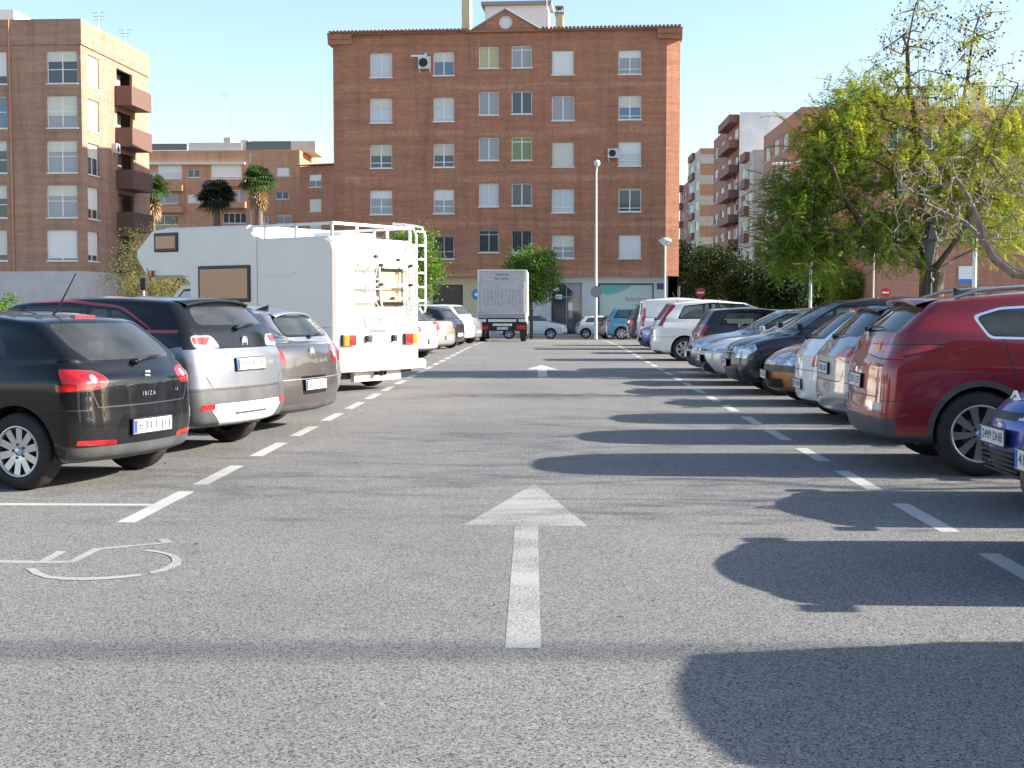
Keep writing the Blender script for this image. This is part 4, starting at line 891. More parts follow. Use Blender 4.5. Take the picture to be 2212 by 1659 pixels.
# ------------------------------------------------------------------ facades
class Wall:
    """vertical wall plane through A heading to B (world xy); the outside is on the right hand of A->B"""
    def __init__(s, A, B, base, parent=None):
        s.A = Vector((A[0], A[1], 0)); d = Vector((B[0]-A[0], B[1]-A[1], 0)); s.len = d.length; s.d = d.normalized(); s.n = Vector((s.d.y, -s.d.x, 0)); s.base = base
    def uz(s, px, py):
        r = ray(px, py); O = Vector((0, 0, CH)); t = (s.A-O).dot(s.n)/r.dot(s.n); P_ = O+r*t; return ((P_-s.A).dot(s.d), P_.z-s.base)
    def rect(s, x0, x1, y0, y1):
        a, b = s.uz(x0, (y0+y1)/2)[0], s.uz(x1, (y0+y1)/2)[0]; xm = (x0+x1)/2
        return (min(a, b), max(a, b), s.uz(xm, y1)[1], s.uz(xm, y0)[1])
    def P(s, u, z, out=0): return s.A+s.d*u+s.n*out+Vector((0, 0, z))
    def box(s, mb, u0, u1, z0, z1, o0, o1):
        V = [s.P(u, z, o) for z in (z0, z1) for u, o in ((u0, o1), (u1, o1), (u1, o0), (u0, o0))]
        mb.add(V, [(0,3,2,1),(4,5,6,7),(0,1,5,4),(1,2,6,5),(2,3,7,6),(3,0,4,7)])
    def quad(s, mb, u0, u1, z0, z1, o): mb.add([s.P(u0, z0, o), s.P(u1, z0, o), s.P(u1, z1, o), s.P(u0, z1, o)], [(0, 1, 2, 3)])
    def holes(s, mb, rects, z0, z1, u0=0, u1=None, dep=.16, rm=0, bands=None):
        """wall sheet with real openings and reveals"""
        u1 = s.len if u1 is None else u1; us = sorted({u0, u1, *[r[0] for r in rects if u0 < r[0] < u1], *[r[1] for r in rects if u0 < r[1] < u1]}); zs = sorted({z0, z1, *[z for r in rects for z in r[2:4] if z0 < z < z1], *[z for q in (bands or []) for z in q if z0 < z < z1]})
        for a, b in zip(us, us[1:]):
            for c, d in zip(zs, zs[1:]):
                um, zm = (a+b)/2, (c+d)/2
                if any(r[0] < um < r[1] and r[2] < zm < r[3] for r in rects): continue
                mb.mi = 1 if any(q[0] < zm < q[1] for q in (bands or [])) else 0
                s.quad(mb, a, b, c, d, 0)
        mb.mi = rm
        for a, b, c, d in rects:
            for (p, q, r_, t) in (((a, c), (a, d), 0, 0), ((b, d), (b, c), 0, 0), ((a, d), (b, d), 0, 0), ((b, c), (a, c), 0, 0)):
                mb.add([s.P(p[0], p[1], 0), s.P(q[0], q[1], 0), s.P(q[0], q[1], -dep), s.P(p[0], p[1], -dep)], [(0, 1, 2, 3)])
        mb.mi = 0
def window(W, r, parent, style='', shutter=0, shm='offwhite', pane='winglass', dep=.14, split=2, fm='white', sill=True, low=.0, name='window'):
    a, b, c, d = r; f = MB(); t = .062
    o0, o1 = -dep, -dep+.05
    W.box(f, a, a+t, c, d, o0, o1); W.box(f, b-t, b, c, d, o0, o1); W.box(f, a+t, b-t, c, c+t, o0, o1); W.box(f, a+t, b-t, d-t, d, o0, o1)
    for k in range(1, split): u = a+(b-a)*k/split; W.box(f, u-t*.6, u+t*.6, c+t, d-t, o0, o1+.006)
    if low: W.box(f, a+t, b-t, c+(d-c)*low, c+(d-c)*low+t*.9, o0, o1+.003)
    if 'top' in style: W.box(f, a+t, b-t, c+(d-c)*.78, c+(d-c)*.78+t, o0, o1+.003)
    fo = f.build('window', M[fm], parent)
    g = MB(); W.quad(g, a+t*.5, b-t*.5, c+t*.5, d-t*.5, o0+.012); g.build('pane', M[pane], fo)
    if shutter > 0:
        q = MB(); z0 = d-(d-c)*shutter; n = max(2, int((d-z0)/.055)); V = []
        for k in range(n+1): z = z0+(d-z0)*k/n; V.append((z, o1+.012)); V.append((z+(d-z0)/n*.8, o1+.024))
        V = V[:-1]
        for (z, o), (z2, o2) in zip(V, V[1:]): k_ = 0 if shutter >= 1 else -.032; q.add([W.P(a+.02, z, o+k_), W.P(b-.02, z, o+k_), W.P(b-.02, z2, o2+k_), W.P(a+.02, z2, o2+k_)], [(0, 1, 2, 3)])
        q.build('shutter', M[shm], fo)
    if 'bars' in style:
        q = MB(); n = 9
        for k in range(n): u = a+(b-a)*(k+.5)/n; W.box(q, u-.012, u+.012, c, d, .0, .024)
        for z in (c+.15, (c+d)/2, d-.15): W.box(q, a-.03, b+.03, z-.012, z+.012, -.02, .0)
        q.build('bars', M['iron'], fo)
    if 'half' in style:
        q = MB(); W.quad(q, (a+b)/2+.03, b-t, c+t, d-t, o0+.02); q.build('curtain', M['winmid'], fo)
    if sill: q = MB(); W.box(q, a-.05, b+.05, c-.07, c, -.10, .06); q.build('sill', M['white'] if fm == 'white' else M['gray'], fo)
    return fo
def ac_unit(W, r, label, off=.35):
    a, b, c, d = r; m = MB(); m.mi = 0; W.box(m, a, b, c, d, .03, off)
    um, zm, rr = a+(b-a)*.42, (c+d)/2, (d-c)*.38; o = W.P(um, zm, off)
    root = m.build('air_conditioner', [M['acwhite']]); tag(root, label, 'air conditioner', 'air conditioners on the facades')
    g = MB(); V = [o+W.d*rr*math.cos(k*.3142)+Vector((0, 0, rr*math.sin(k*.3142)))+W.n*.006 for k in range(20)]; g.add(V, [tuple(range(20))]); g.build('fan_grille', M['dark'], root)
    g = MB(); W.box(g, a+.05, a+.09, c-.22, c, .0, .04); W.box(g, a+.05, a+.09, c-.05, c-.01, .04, off-.05); W.box(g, b-.09, b-.05, c-.22, c, .0, .04); W.box(g, b-.09, b-.05, c-.05, c-.01, .04, off-.05); g.build('bracket', M['white'], root)
    return root

def main_block():
    Z0 = gz(90)+.12
    cA, cB = atY(745, 600, 88.7), atY(1437, 600, 87.4); A, B = (cA.x, cA.y), (cB.x, cB.y)
    W = Wall(A, B, 0); W.base = 0
    root = empty('apartment_block', (0, 90, Z0), 0, label='six storey red brick block with small gable and round opening, facing the car park end', cat='apartment building')
    inv = Matrix.Translation((0, -90, -Z0))
    def fin(mb, name, mats, parent=root, **k): mb.v = [tuple(inv @ Vector(p)) for p in mb.v]; return mb.build(name, mats, parent, **k)
    def mk(o): o.parent = root; o.location = (0, -90, -Z0); return o
    hold = empty('tmp', (0, 0, 0))
    cols = dict(A=(799, 847), B=(936, 981), C=(1034, 1077), D=(1105, 1149), E=(1192, 1240), F=(1336, 1385))
    rows = dict(A=[(114,167),(212,265),(312,363),(411,463),(511,561)], B=[(112,163),(210,262),(310,361),(409,461),(510,559)], C=[(100,147),(198,248),(297,346),(396,446),(497,545)], D=[(98,146),(197,246),(296,346),(396,444),(497,545)], E=[(109,161),(207,260),(307,360),(408,459),(508,558)], F=[(108,160),(206,258),(306,358),(407,457),(508,558)])
    spec = dict(A=[dict(pane='winlight'), dict(pane='winlight', shutter=.42, low=.14), dict(shutter=.48, shm='beige', low=.2), dict(shutter=.34, shm='white', low=.3, pane='winmid'), dict(shutter=.5)],
      B=[dict(shutter=.42, pane='winblue'), dict(pane='winlight', shutter=.45, low=.14), dict(shutter=.5, shm='beige', low=.2), dict(shutter=.45, shm='white', low=.28, pane='winmid'), dict(style='bars', low=.3)],
      C=[dict(pane='winyellow'), dict(pane='winmid'), dict(pane='winmid', style='half'), dict(pane='winlight'), dict(style='bars top')],
      D=[dict(style='top half', pane='winmid'), dict(), dict(style='top', pane='wingreen'), dict(), dict(style='bars')],
      E=[dict(shutter=1, shm='white'), dict(pane='winmid'), dict(shutter=1, shm='offwhite'), dict(pane='winlight', low=.2), dict(shutter=.5, shm='offwhite', low=.3, pane='winmid')],
      F=[dict(shutter=.32, shm='white', pane='winmid', low=.2), dict(shutter=.5, shm='offwhite', pane='winblue', low=.14), dict(shutter=.52, shm='white', pane='winlight', low=.2), dict(shutter=.08, shm='offwhite', low=.14), dict(shutter=1, shm='white')])
    rects = []; todo = []
    for k in cols:
        for (y0, y1), sp in zip(rows[k], spec[k]):
            r = W.rect(*cols[k], y0, y1); rects.append(r); todo.append((r, sp))
    ztop = W.uz(1090, 70)[1]; zg = W.uz(1090, 597)[1]
    bands = [(W.uz(1090, y+8)[1], W.uz(1090, y-5)[1]) for y in (185, 284, 384, 483)]+[(zg, zg+.40)]
    b = MB(); W.holes(b, rects, zg, ztop, bands=bands, rm=0)
    # chamfered ends and sides
    l2, r2 = atY(723, 600, 89.05), atY(1466, 600, 87.75)
    ch = [Wall((l2.x, l2.y), A, 0), Wall(B, (r2.x, r2.y), 0)]
    for q in ch: q.quad(b, 0, q.len, zg, ztop, 0)
    D = 14; bl, br_ = (l2.x+.6, l2.y+D), (r2.x+.6, r2.y+D)
    for q in (Wall(bl, (l2.x, l2.y), 0), Wall((r2.x, r2.y), br_, 0), Wall(br_, bl, 0)): q.quad(b, 0, q.len, -.5, ztop, 0)
    # soffit of the overhang above the ground floor
    pts = [l2, cA, cB, r2, Vector((*br_, 0)), Vector((*bl, 0))]; b.add([(p.x, p.y, zg) for p in pts], [tuple(range(6))[::-1]])
    mk(b.build('wall', [M['brick'], M['brick_l']], hold))
    # ground floor set back
    G0 = Wall(tuple((W.P(0, 0, -.55)).xy), tuple((W.P(W.len+.2, 0, -.55)).xy), 0); b = MB()
    gar = G0.rect(935, 1000, 615, 735); door = G0.rect(1190, 1257, 611, 722); shop = G0.rect(1292, 1412, 612, 713); win2 = G0.rect(1100, 1128, 640, 722)
    uy0, uy1 = G0.uz(1000, 650)[0], G0.uz(1031, 650)[0]; um = G0.uz(1100, 650)[0]
    zb = Z0-.2
    for (a, c_, mi) in ((0, uy1, 1), (uy1, um, 2), (um, G0.len, 0)):
        bb = MB(); G0.holes(bb, [r for r in (gar, door, shop) if r[0] >= a and r[1] <= c_], zb, zg, a, c_, dep=.25); b.mi = mi; b.add(bb.v, bb.f)
    G0.quad(b, 0, 0, 0, 0, 0); b.mi = 0
    q = Wall(tuple(G0.P(G0.len, 0).xy), tuple(G0.P(G0.len, 0, -12).xy), 0); q.quad(b, 0, 12, zb, zg, 0)
    q = Wall(tuple(G0.P(0, 0, -12).xy), tuple(G0.P(0, 0, 0).xy), 0); q.quad(b, 0, 12, zb, zg, 0)
    mk(b.build('ground_floor_wall', [M['shopwall'], M['yellowwall'], noisy(mat('blue grey wall', (.42, .47, .50), .7), .06)], hold))
    b = MB(); n = 40; g = gar
    for k in range(n): z = g[2]+(g[3]-g[2])*k/n; z2 = g[2]+(g[3]-g[2])*(k+1)/n; b.add([G0.P(g[0], z, -.2), G0.P(g[1], z, -.2), G0.P(g[1], z2, -.17), G0.P(g[0], z2, -.17)], [(0, 1, 2, 3)])
    mk(b.build('garage_shutter', mat('brown shutter', (.13, .10, .085), .6), hold))
    d_ = MB(); a, b_, c_, dd = door; ws = [a, a+(b_-a)*.06, a+(b_-a)*.5, a+(b_-a)*.94, b_]
    for u in (a, (a+b_)/2-.03, b_-.06): G0.box(d_, u, u+.06, c_, dd, -.22, -.15)
    G0.box(d_, a, b_, dd-.07, dd, -.22, -.152); G0.box(d_, a, b_, c_+(dd-c_)*.72, c_+(dd-c_)*.72+.06, -.22, -.152)
    dr = mk(d_.build('shop_door', M['gray'], hold)); p = MB(); G0.quad(p, a, b_, c_, dd, -.2); po = p.build('pane', M['winglass'], dr)
    p = MB(); G0.quad(p, a+.3, a+.75, c_+2.35, c_+2.65, -.19); G0.quad(p, a+1.15, a+1.45, c_+1.6, c_+2.1, -.19); G0.quad(p, a+.1, a+.5, c_+2.9, c_+3.1, -.19); p.build('notice', M['signwhite'], dr)
    p = MB(); G0.prism_poly = None
    V = [G0.P(a+(b_-a)*.5, dd-.02, -.188), G0.P(a+.08, dd-.02, -.188), G0.P(a+.08, dd-.25, -.188), G0.P(a+(b_-a)*.25, dd-.12, -.188)]
    V = [G0.P(a+.85, dd-.08, -.188), G0.P(b_-.06, dd-.08, -.188), G0.P(b_-.06, dd-1.25, -.188), G0.P(a+1.5, dd-.62, -.188)]; p.add(V, [(0, 3, 2, 1)]); p.build('door_film', M['winmid'], dr)
    # shop window with printed film
    a, b_, c_, dd = shop; f = MB(); t = .08
    for rr in ((a, a+t, c_, dd), (b_-t, b_, c_, dd), (a+t, b_-t, c_, c_+t), (a+t, b_-t, dd-t, dd)): G0.box(f, *rr, -.2, -.08)
    sh = mk(f.build('shop_window', M['dark'], hold)); p = MB(); G0.quad(p, a+t, b_-t, c_+t, dd-t, -.16); p.build('window_film', noisy(mat('pale green film', (.50, .62, .57), .25), .04), sh)
    p = MB(); n = 30; top = dd-t
    for k in range(n):
        for h_ in (0, .62):
            u0 = a+t+(b_-a-2*t)*(k+h_*.0)/n; u1 = u0+(b_-a-2*t)/n*.72
        s_ = k/n; low = top-.55*math.sin(min(1, s_*1.25+.25)*math.pi)**.8*1.25*(1-s_*.55)-.05
        p.add([G0.P(u0, low, -.155), G0.P(u1, low, -.155), G0.P(u1, top, -.155), G0.P(u0, top, -.155)], [(0, 1, 2, 3)])
    p.build('film_stripes', mat('teal film', (.05, .42, .40), .3), sh)
    put_text('Esther Ramos', .42, G0.P(a+(b_-a)*.70, c_+(dd-c_)*.66, -.15), G0.d, (0, 0, 1), mat('pink lettering', (.50, .10, .22), .4), sh, width=(b_-a)*.40)
    p = MB(); u, z = a+(b_-a)*.62, c_+(dd-c_)*.54; p.add([G0.P(u, z, -.152), G0.P(u+1.0, z-.25, -.152), G0.P(u+1.0, z, -.152)], [(0, 1, 2)]); p.build('film_emblem', mat('magenta film', (.45, .06, .18), .4), sh)
    pl = MB(); r = G0.rect(1419, 1436, 612, 625); G0.box(pl, *r, .01, .05); o = pl.build('street_name_plate', mat('navy enamel', (.06, .08, .14), .4)); tag(o, 'small dark blue street name plate high on the pale ground floor wall corner', 'sign')
    for r, sp in todo: mk(window(W, r, hold, dep=.18, **sp))
    # cornice: stepped brick at the ends, eaves, tiled roof, gable
    b = MB(); o = .35
    for k, (z0, z1, e) in enumerate(((ztop-.9, ztop-.6, .10), (ztop-.6, ztop-.3, .20), (ztop-.3, ztop, .30))):
        W.box(b, -1.0, .6, z0, z1, -1.2, e) if k > 0 else None; W.box(b, W.len-.6, W.len+1.0, z0+.002, z1, -1.2, e+.002) if k > 0 else None
    W.box(b, -1.02, W.len+1.02, ztop, ztop+.10, -1.3, .30)
    mk(b.build('cornice', M['brick'], hold))
    b = MB(); n = 92
    gu0, gu1 = W.uz(1015, 60)[0], W.uz(1170, 60)[0]; gz_ = W.uz(1090, 21)[1]
    for k in range(n):
        u = -.8+(W.len+1.6)*k/(n-1); r = .11
        if gu0-.1 < u < gu1+.1: continue
        pts = [W.P(u, ztop+.15, .42), W.P(u, ztop+.72, -5)]; b.tube(pts, r, 6, smooth=True)
    for (u0, u1) in ((-.85, gu0), (gu1, W.len+.85)): b.add([W.P(u0, ztop+.10, .40), W.P(u1, ztop+.10, .40), W.P(u1, ztop+.66, -5), W.P(u0, ztop+.66, -5)], [(0, 1, 2, 3)])
    b.add([W.P(-.85, ztop+.10, .40), W.P(-.85, ztop+.66, -5), W.P(-.85, ztop+.10, -13), W.P(W.len+.85, ztop+.10, .40), W.P(W.len+.85, ztop+.66, -5), W.P(W.len+.85, ztop+.10, -13)], [(0, 1, 2), (3, 5, 4), (1, 2, 5, 4)])
    mk(b.build('roof', M['tile'], hold))
    b = MB(); gm = (gu0+gu1)/2; cz = W.uz(1090, 48)[1]; rc = .45; n = 28
    outer = [(gu0-.1, ztop-.02), (gu1+.1, ztop-.02), (gm, gz_)]
    ring = [(gm+rc*math.cos(2*math.pi*k/n), cz+rc*math.sin(2*math.pi*k/n)) for k in range(n)]
    tr = tessellate_polygon([[Vector((x, z, 0)) for x, z in outer], [Vector((x, z, 0)) for x, z in ring[::-1]]]); al_ = outer+ring[::-1]
    b.add([W.P(u, z, .04) for u, z in al_], [tuple(t) for t in tr]); b.add([W.P(u, z, .04) for u, z in ring]+[W.P(u, z, -.5) for u, z in ring], [(k, (k+1) % n, (k+1) % n+n, k+n) for k in range(n)])
    b.add([W.P(gu0-.1, ztop, .04), W.P(gm, gz_, .04), W.P(gu1+.1, ztop, .04), W.P(gu0-.1, ztop, -4), W.P(gm, gz_, -4), W.P(gu1+.1, ztop, -4)], [(0, 1, 4, 3), (1, 2, 5, 4)])
    ga = mk(b.build('gable', M['brick'], hold)); b = MB(); b.add([W.P(u*1.0, z, -.10) for u, z in ring], [tuple(range(n))]); b.build('round_panel', M['white'], ga)
    b = MB()
    for s_ in ((gu0-.2, gm), (gu1+.2, gm)): b.tube([W.P(s_[0], ztop, .08), W.P(gm, gz_+.04, .08)], .06, 6)
    b.build('coping', M['roofgrey'], ga)
    for nm, (x0, x1, y0, y1), m_, dd in (('chimney', (985, 1003, -30, 70), M['yellowwall'], (-3.0, -4.2)), ('chimney', (1195, 1211, 30, 68), M['yellowwall'], (-3, -4.0))):
        r = list(W.rect(x0, x1, y0, y1)); r[3] = r[3]+(r[3]-CH)*.035; b = MB(); b.mi = 0; W.box(b, r[0], r[1], ztop, r[3], dd[1], dd[0]); b.mi = 1; W.box(b, r[0]-.08, r[1]+.08, r[3], r[3]+.12, dd[1]-.08, dd[0]+.08)
        for u in (r[0]+.06, r[1]-.12): W.box(b, u, u+.06, r[3]+.12, r[3]+.45, dd[1]+.1, dd[0]-.1)
        W.box(b, r[0]-.05, r[1]+.05, r[3]+.45, r[3]+.52, dd[1]-.05, dd[0]+.05); mk(b.build('chimney', [m_, M['roofgrey']], hold))
    r = list(W.rect(1021, 1169, 24, 66)); r[3] = r[3]+(r[3]-CH)*.085-.5; b = MB(); b.mi = 0; W.box(b, r[0], r[1], ztop+.3, r[3]+.9, -10, -7.5); b.mi = 1; W.box(b, r[0]-.25, r[1]+.25, r[3]+.9, r[3]+1.15, -10.2, -7.2); mk(b.build('roof_hut', [M['white'], M['roofgrey']], hold))
    bpy.data.objects.remove(hold)
    u, z = W.uz(1175, 60); b = MB(); b.tube([W.P(u, ztop+.2, -3), W.P(u, ztop+3.2, -3)], .025, 5); b.tube([W.P(u-.3, ztop+2.9, -3), W.P(u+.5, ztop+2.9, -3)], .015, 4); tag(b.build('roof_mast', M['galv']), 'thin aerial mast on the brick block roof right of the gable', 'aerial', 'roof aerials')
    ac_unit(W, W.rect(905, 931, 124, 150), 'air conditioner left of the second top floor window of the brick block')
    ac_unit(W, W.rect(1313, 1337, 322, 342), 'air conditioner beside the fourth floor window at the right end of the brick block', .32)
    b = MB(); r = W.rect(888, 918, 119, 123); W.box(b, r[0], r[1], r[2], r[3], .02, .07); r2_ = W.rect(915, 919, 115, 127); W.box(b, r[1], r[1]+.12, r[2]-.15, r[3]+.12, .02, .1); tag(b.build('wall_bracket', M['white']), 'white wall bracket above the air conditioner on the top floor of the brick block', 'bracket')
    return W

def left_block():
    A_, B_ = (-62, 89.2), (-31.25, 88.3); W = Wall(A_, B_, 0); z0 = gz(90)
    root = empty('apartment_block', (-45, 92, z0), label='brown brick apartment block with pale plinth and brick balconies at the left edge', cat='apartment building'); hold = empty('tmp', (0, 0, 0))
    def mk(o): o.parent = root; o.location = (45, -92, -z0); return o
    zt = W.uz(150, 41)[1]; zb = W.uz(150, 96)[1]; zp = W.uz(150, 586)[1]
    rows = [(110, 180), (207, 276), (304, 373), (400, 470), (497, 563)]; rects = []; todo = []
    sp = [dict(shutter=.32, low=.42), dict(shutter=.62, pane='winmid', low=.5, style=''), dict(shutter=.34, low=.5, pane='winmid'), dict(shutter=.34, low=.5, pane='winmid'), dict(shutter=.93, shm='white')]
    W1 = [(101, 167)] ; du = W.uz(134, 300)[0]-W.uz(-18, 300)[0]
    sp2 = [dict(shutter=.75, shm='white'), dict(shutter=.0, pane='winblue', low=.5), dict(shutter=.3, low=.4), dict(shutter=.4, low=.4), dict(shutter=.8, low=.2)]
    for k, (y0, y1) in enumerate(rows):
        for j in range(5):
            r = list(W.rect(101, 167, y0, y1)); r[0] -= du*j; r[1] -= du*j
            if r[0] < .4: continue
            rects.append(tuple(r)); todo.append((W, tuple(r), sp[k] if j != 1 else sp2[k], j))
    b = MB(); W.holes(b, rects, zp, zb, dep=.2)
    S = Wall(B_, (-30.6, 101), 0); srects = []
    for k, (y0, y1) in enumerate(((118, 190), (212, 284), (307, 377), (404, 470), (499, 562))):
        r = S.rect(190, 214, y0, y1); r = (r[0], r[1], *W.rect(101, 167, *rows[k])[2:]); srects.append(r); todo.append((S, r, [dict(shutter=1, shm='offwhite'), dict(shutter=1, shm='offwhite'), dict(shutter=.45), dict(shutter=.7, shm='white'), dict(shutter=.8, shm='white')][k], 9))
    zr = [W.rect(101, 167, *q)[2:] for q in rows]
    brects = [(6.3, 9.4, z[0]-.35, z[1]) for z in zr]; S.holes(b, srects+brects, zp, zb, dep=.2)
    S2 = Wall((-30.6, 101), (-62, 101), 0); S2.quad(b, 0, S2.len, zp, zb, 0)
    b.mi = 0
    for Q, u0, u1 in ((W, 0, W.len+.08), (S, -.08, S.len+.08), (S2, 0, S2.len)): Q.box(b, u0, u1, zb, zt, -.3, .09)
    b.add([(-62, 89.2, zt-.3), (-31.2, 88.4, zt-.3), (-30.7, 100.9, zt-.3), (-62, 101, zt-.3)], [(0, 1, 2, 3)])
    mk(b.build('wall', [M['brick_b'], M['brick_b']], hold))
    b = MB()
    for Q in (W, S, S2): Q.box(b, 0 if Q is W else -.03, Q.len, z0-.3, zp, -.3, .03)
    mk(b.build('plinth', M['plinth'], hold))
    for Q, r, k, j in todo: mk(window(Q, r, hold, split=2, dep=.18, **k))
    for k, z in enumerate(zr):
        d = MB(); S.quad(d, 6.3, 9.4, z[0]-.35, z[1], -.9); mk(d.build('balcony_door', M['winmid'], hold))
        b = MB(); c = z[0]-.55; S.box(b, 5.9, 9.9, c, c+.16, 0, 1.25); S.box(b, 5.9, 9.9, c+.16, c+1.35, 1.10, 1.25); S.box(b, 5.9, 6.05, c+.16, c+1.35, 0, 1.10); S.box(b, 9.75, 9.9, c+.16, c+1.35, 0, 1.10)
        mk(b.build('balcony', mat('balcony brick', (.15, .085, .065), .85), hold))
    u = W.uz(25, 300)[0]; b = MB(); b.tube([W.P(u, zp, .12), W.P(u, zt, .12)], .06, 8); mk(b.build('drainpipe', M['terracotta'], hold))
    bpy.data.objects.remove(hold)
    ac_unit(S, (5.2, 6.0, zr[2][1]-.2, zr[2][1]+.45), 'air conditioner on the side wall of the brown block beside its third balcony')
    b = MB(); b.box(-60, -37.6, 93, 99, zt-.3, zt+1.7); tag(b.build('roof_house', M['white']), 'white rooftop house on the brown block at the top left corner', 'roof structure')

def simple_block(name, A, B, back, z0, zt, wallm, wins, label, root_extra=None, side=None, parapet=None):
    """box building: front wall A->B with window list [(rect uv, kw)], depth away from the viewer"""
    W = Wall(A, B, 0); root = empty(name, ((A[0]+B[0])/2, (A[1]+B[1])/2, z0), label=label, cat='apartment building'); ox = Vector(((A[0]+B[0])/2, (A[1]+B[1])/2, z0)); hold = empty('tmp', (0, 0, 0))
    def mk(o): o.parent = root; o.location = -ox; return o
    b = MB(); W.holes(b, [r for r, k in wins], z0-.3, zt, dep=.2)
    P2, P3 = W.P(W.len, 0, -back), W.P(0, 0, -back)
    for Q in (Wall(B, tuple(P2.xy), 0), Wall(tuple(P2.xy), tuple(P3.xy), 0), Wall(tuple(P3.xy), A, 0)): Q.quad(b, 0, Q.len, z0-.3, zt, 0)
    b.add([W.P(0, zt, 0), W.P(W.len, zt, 0), P2+Vector((0, 0, zt)), P3+Vector((0, 0, zt))], [(0, 1, 2, 3)])
    mk(b.build('wall', M[wallm], hold))
    for r, k in wins: mk(window(W, r, hold, **k))
    if root_extra: root_extra(W, mk, hold)
    bpy.data.objects.remove(hold); return W, root
def px_wins(A, B, lst):
    W = Wall(A, B, 0); return [(W.rect(x0, x1, y0, y1), k) for x0, x1, y0, y1, k in lst]

def far_blocks():
    # orange block in the middle distance
    Y = 160; A, B = atY(300, 400, Y), atY(648, 400, Y); W = Wall(A.xy, B.xy, 0); zt = W.uz(470, 325)[1]
    L = [(341, 393, 357, 386, dict(pane='winlight', shutter=.55, shm='white')), (405, 432, 366, 383, dict()), (325, 340, 370, 387, dict(pane='winmid')), (456, 522, 355, 386, dict(shutter=.9, shm='white', pane='winmid')), (598, 625, 362, 380, dict(shutter=1, shm='white')), (405, 432, 420, 438, dict(shutter=1, shm='white')),
         (500, 532, 411, 436, dict(pane='winmid')), (596, 624, 414, 430, dict(pane='winblue')), (482, 532, 460, 482, dict(split=4)), (562, 580, 467, 483, dict(pane='winmid')), (597, 630, 464, 483, dict(pane='winmid', shutter=.2)), (325, 385, 420, 440, dict(pane='winmid')), (325, 385, 465, 485, dict()), (480, 530, 510, 530, dict()), (597, 630, 510, 530, dict()), (325, 385, 510, 530, dict())]
    def ex(W, mk, hold):
        b = MB()
        for x0, x1, y in ((318, 398, 409), (455, 533, 398), (318, 398, 455), (455, 533, 445)): r = W.rect(x0, x1, y-8, y+5); W.box(b, r[0], r[1], r[2], r[3], 0, 1.0)
        mk(b.build('balcony', M['brick_o'], hold)); b = MB()
        r = W.rect(308, 530, 351, 356); W.box(b, r[0], r[1], r[2], r[3], 0, .5); mk(b.build('ledge', M['offwhite'], hold))
        b = MB(); r = W.rect(648, 665, 300, 325); W.box(b, r[0]-5, r[0]+1.5, zt, r[3], -8, -2); mk(b.build('stair_house', M['cream'], hold))
        b = MB(); mm = MB()
        for k in range(19):
            u = .5+k*(W.len-1)/18; mm.tube([W.P(u, zt, -.5), W.P(u, zt+1.5, -.5)], .03, 4)
        mk(mm.build('fence_post', M['offwhite'], hold)) if False else None
        W.quad(b, .5, 5.8, zt+.1, zt+.9, -.5); W.quad(b, 13, 18.5, zt+.1, zt+1.15, -.5); b.v = b.v; mk(b.build('terrace_screen', mat('dark mesh screen', (.16, .17, .16), .8), hold))
        b = MB(); W.box(b, 6, 12.5, zt, zt+1.0, -.6, -.5); mk(b.build('terrace_railing', M['acwhite'], hold))
    W_, root = simple_block('apartment_block', tuple(A.xy), tuple(B.xy), 14, gz(160), zt, 'brick_o', px_wins(A.xy, B.xy, L), 'orange brick block with white glazed balconies, far behind the palm trees', ex)
    b = MB()
    for i, (x0, x1, y0, h, m_) in enumerate(((470, 485, 290, 0, 0), (505, 560, 296, 0, 1), (560, 640, 301, 0, 0), (495, 512, 288, 0, 0))):
        r = W_.rect(x0, x1, y0, 325); W_.box(b, r[0], r[1], zt, r[3], -8-i, -3-i)
    tag(b.build('roof_house', M['cream']), 'cream rooftop huts and chimneys on the orange block', 'roof structure')
    # brown-red block with tiled roof
    A, B = atY(647, 400, 152), atY(745, 400, 150); W = Wall(A.xy, B.xy, 0); zt = W.uz(690, 358)[1]
    def ex2(W, mk, hold):
        b = MB(); b.add([W.P(-.3, zt+.05, .4), W.P(W.len, zt+.05, .4), W.P(W.len, zt+.45, -4), W.P(-.3, zt+.45, -4)], [(0, 1, 2, 3)]); 
        for k in range(24): u = -.2+k*W.len/23; b.tube([W.P(u, zt+.12, .4), W.P(u, zt+.55, -4)], .09, 5)
        mk(b.build('roof', M['tile'], hold))
    simple_block('apartment_block', tuple(A.xy), tuple(B.xy), 14, gz(150), zt, 'brick', px_wins(A.xy, B.xy, [(668, 694, y, y+27, k) for y, k in ((377, dict(shutter=.5, shm='white')), (430, dict(shutter=1, shm='offwhite')), (483, dict(shutter=.6)), (536, dict()))]), 'dark red brick block with clay tile roof between the orange block and the gabled block', ex2)
    # right-hand street: facades on a plane running away, seen from the left
    X = 24.9; px2Y = lambda x: FP*X/(x-1186)
    def street(x_near, x_far, ytop, wallm, label, floors, cols, spec, faceext=5, extra=None, ztop=None, face=None):
        Yn, Yf = px2Y(x_near), px2Y(x_far); A, B = (X, Yf), (X, Yn); W = Wall(A, B, 0); zt = ztop or W.uz(x_near, ytop)[1]; z0 = gz(120); wins = []
        fh = (zt-z0-1.0)/floors
        for i in range(floors):
            for j in range(cols): 
                u = W.len*(j+.5)/cols; ww = W.len/cols*.36; z = z0+.2+fh*i; wins.append(((u-ww/1.3, u+ww/1.3, z+fh*.32, z+fh*.80), dict(spec[(i+j) % len(spec)], sill=True)))
        def ex(W, mk, hold):
            if face: face(W, mk, hold, zt, z0, fh)
            if extra: extra(W, mk, hold, zt, z0, fh)
        W_, root = simple_block('apartment_block', A, B, faceext, z0, zt, wallm, wins, label, ex); return W_, zt
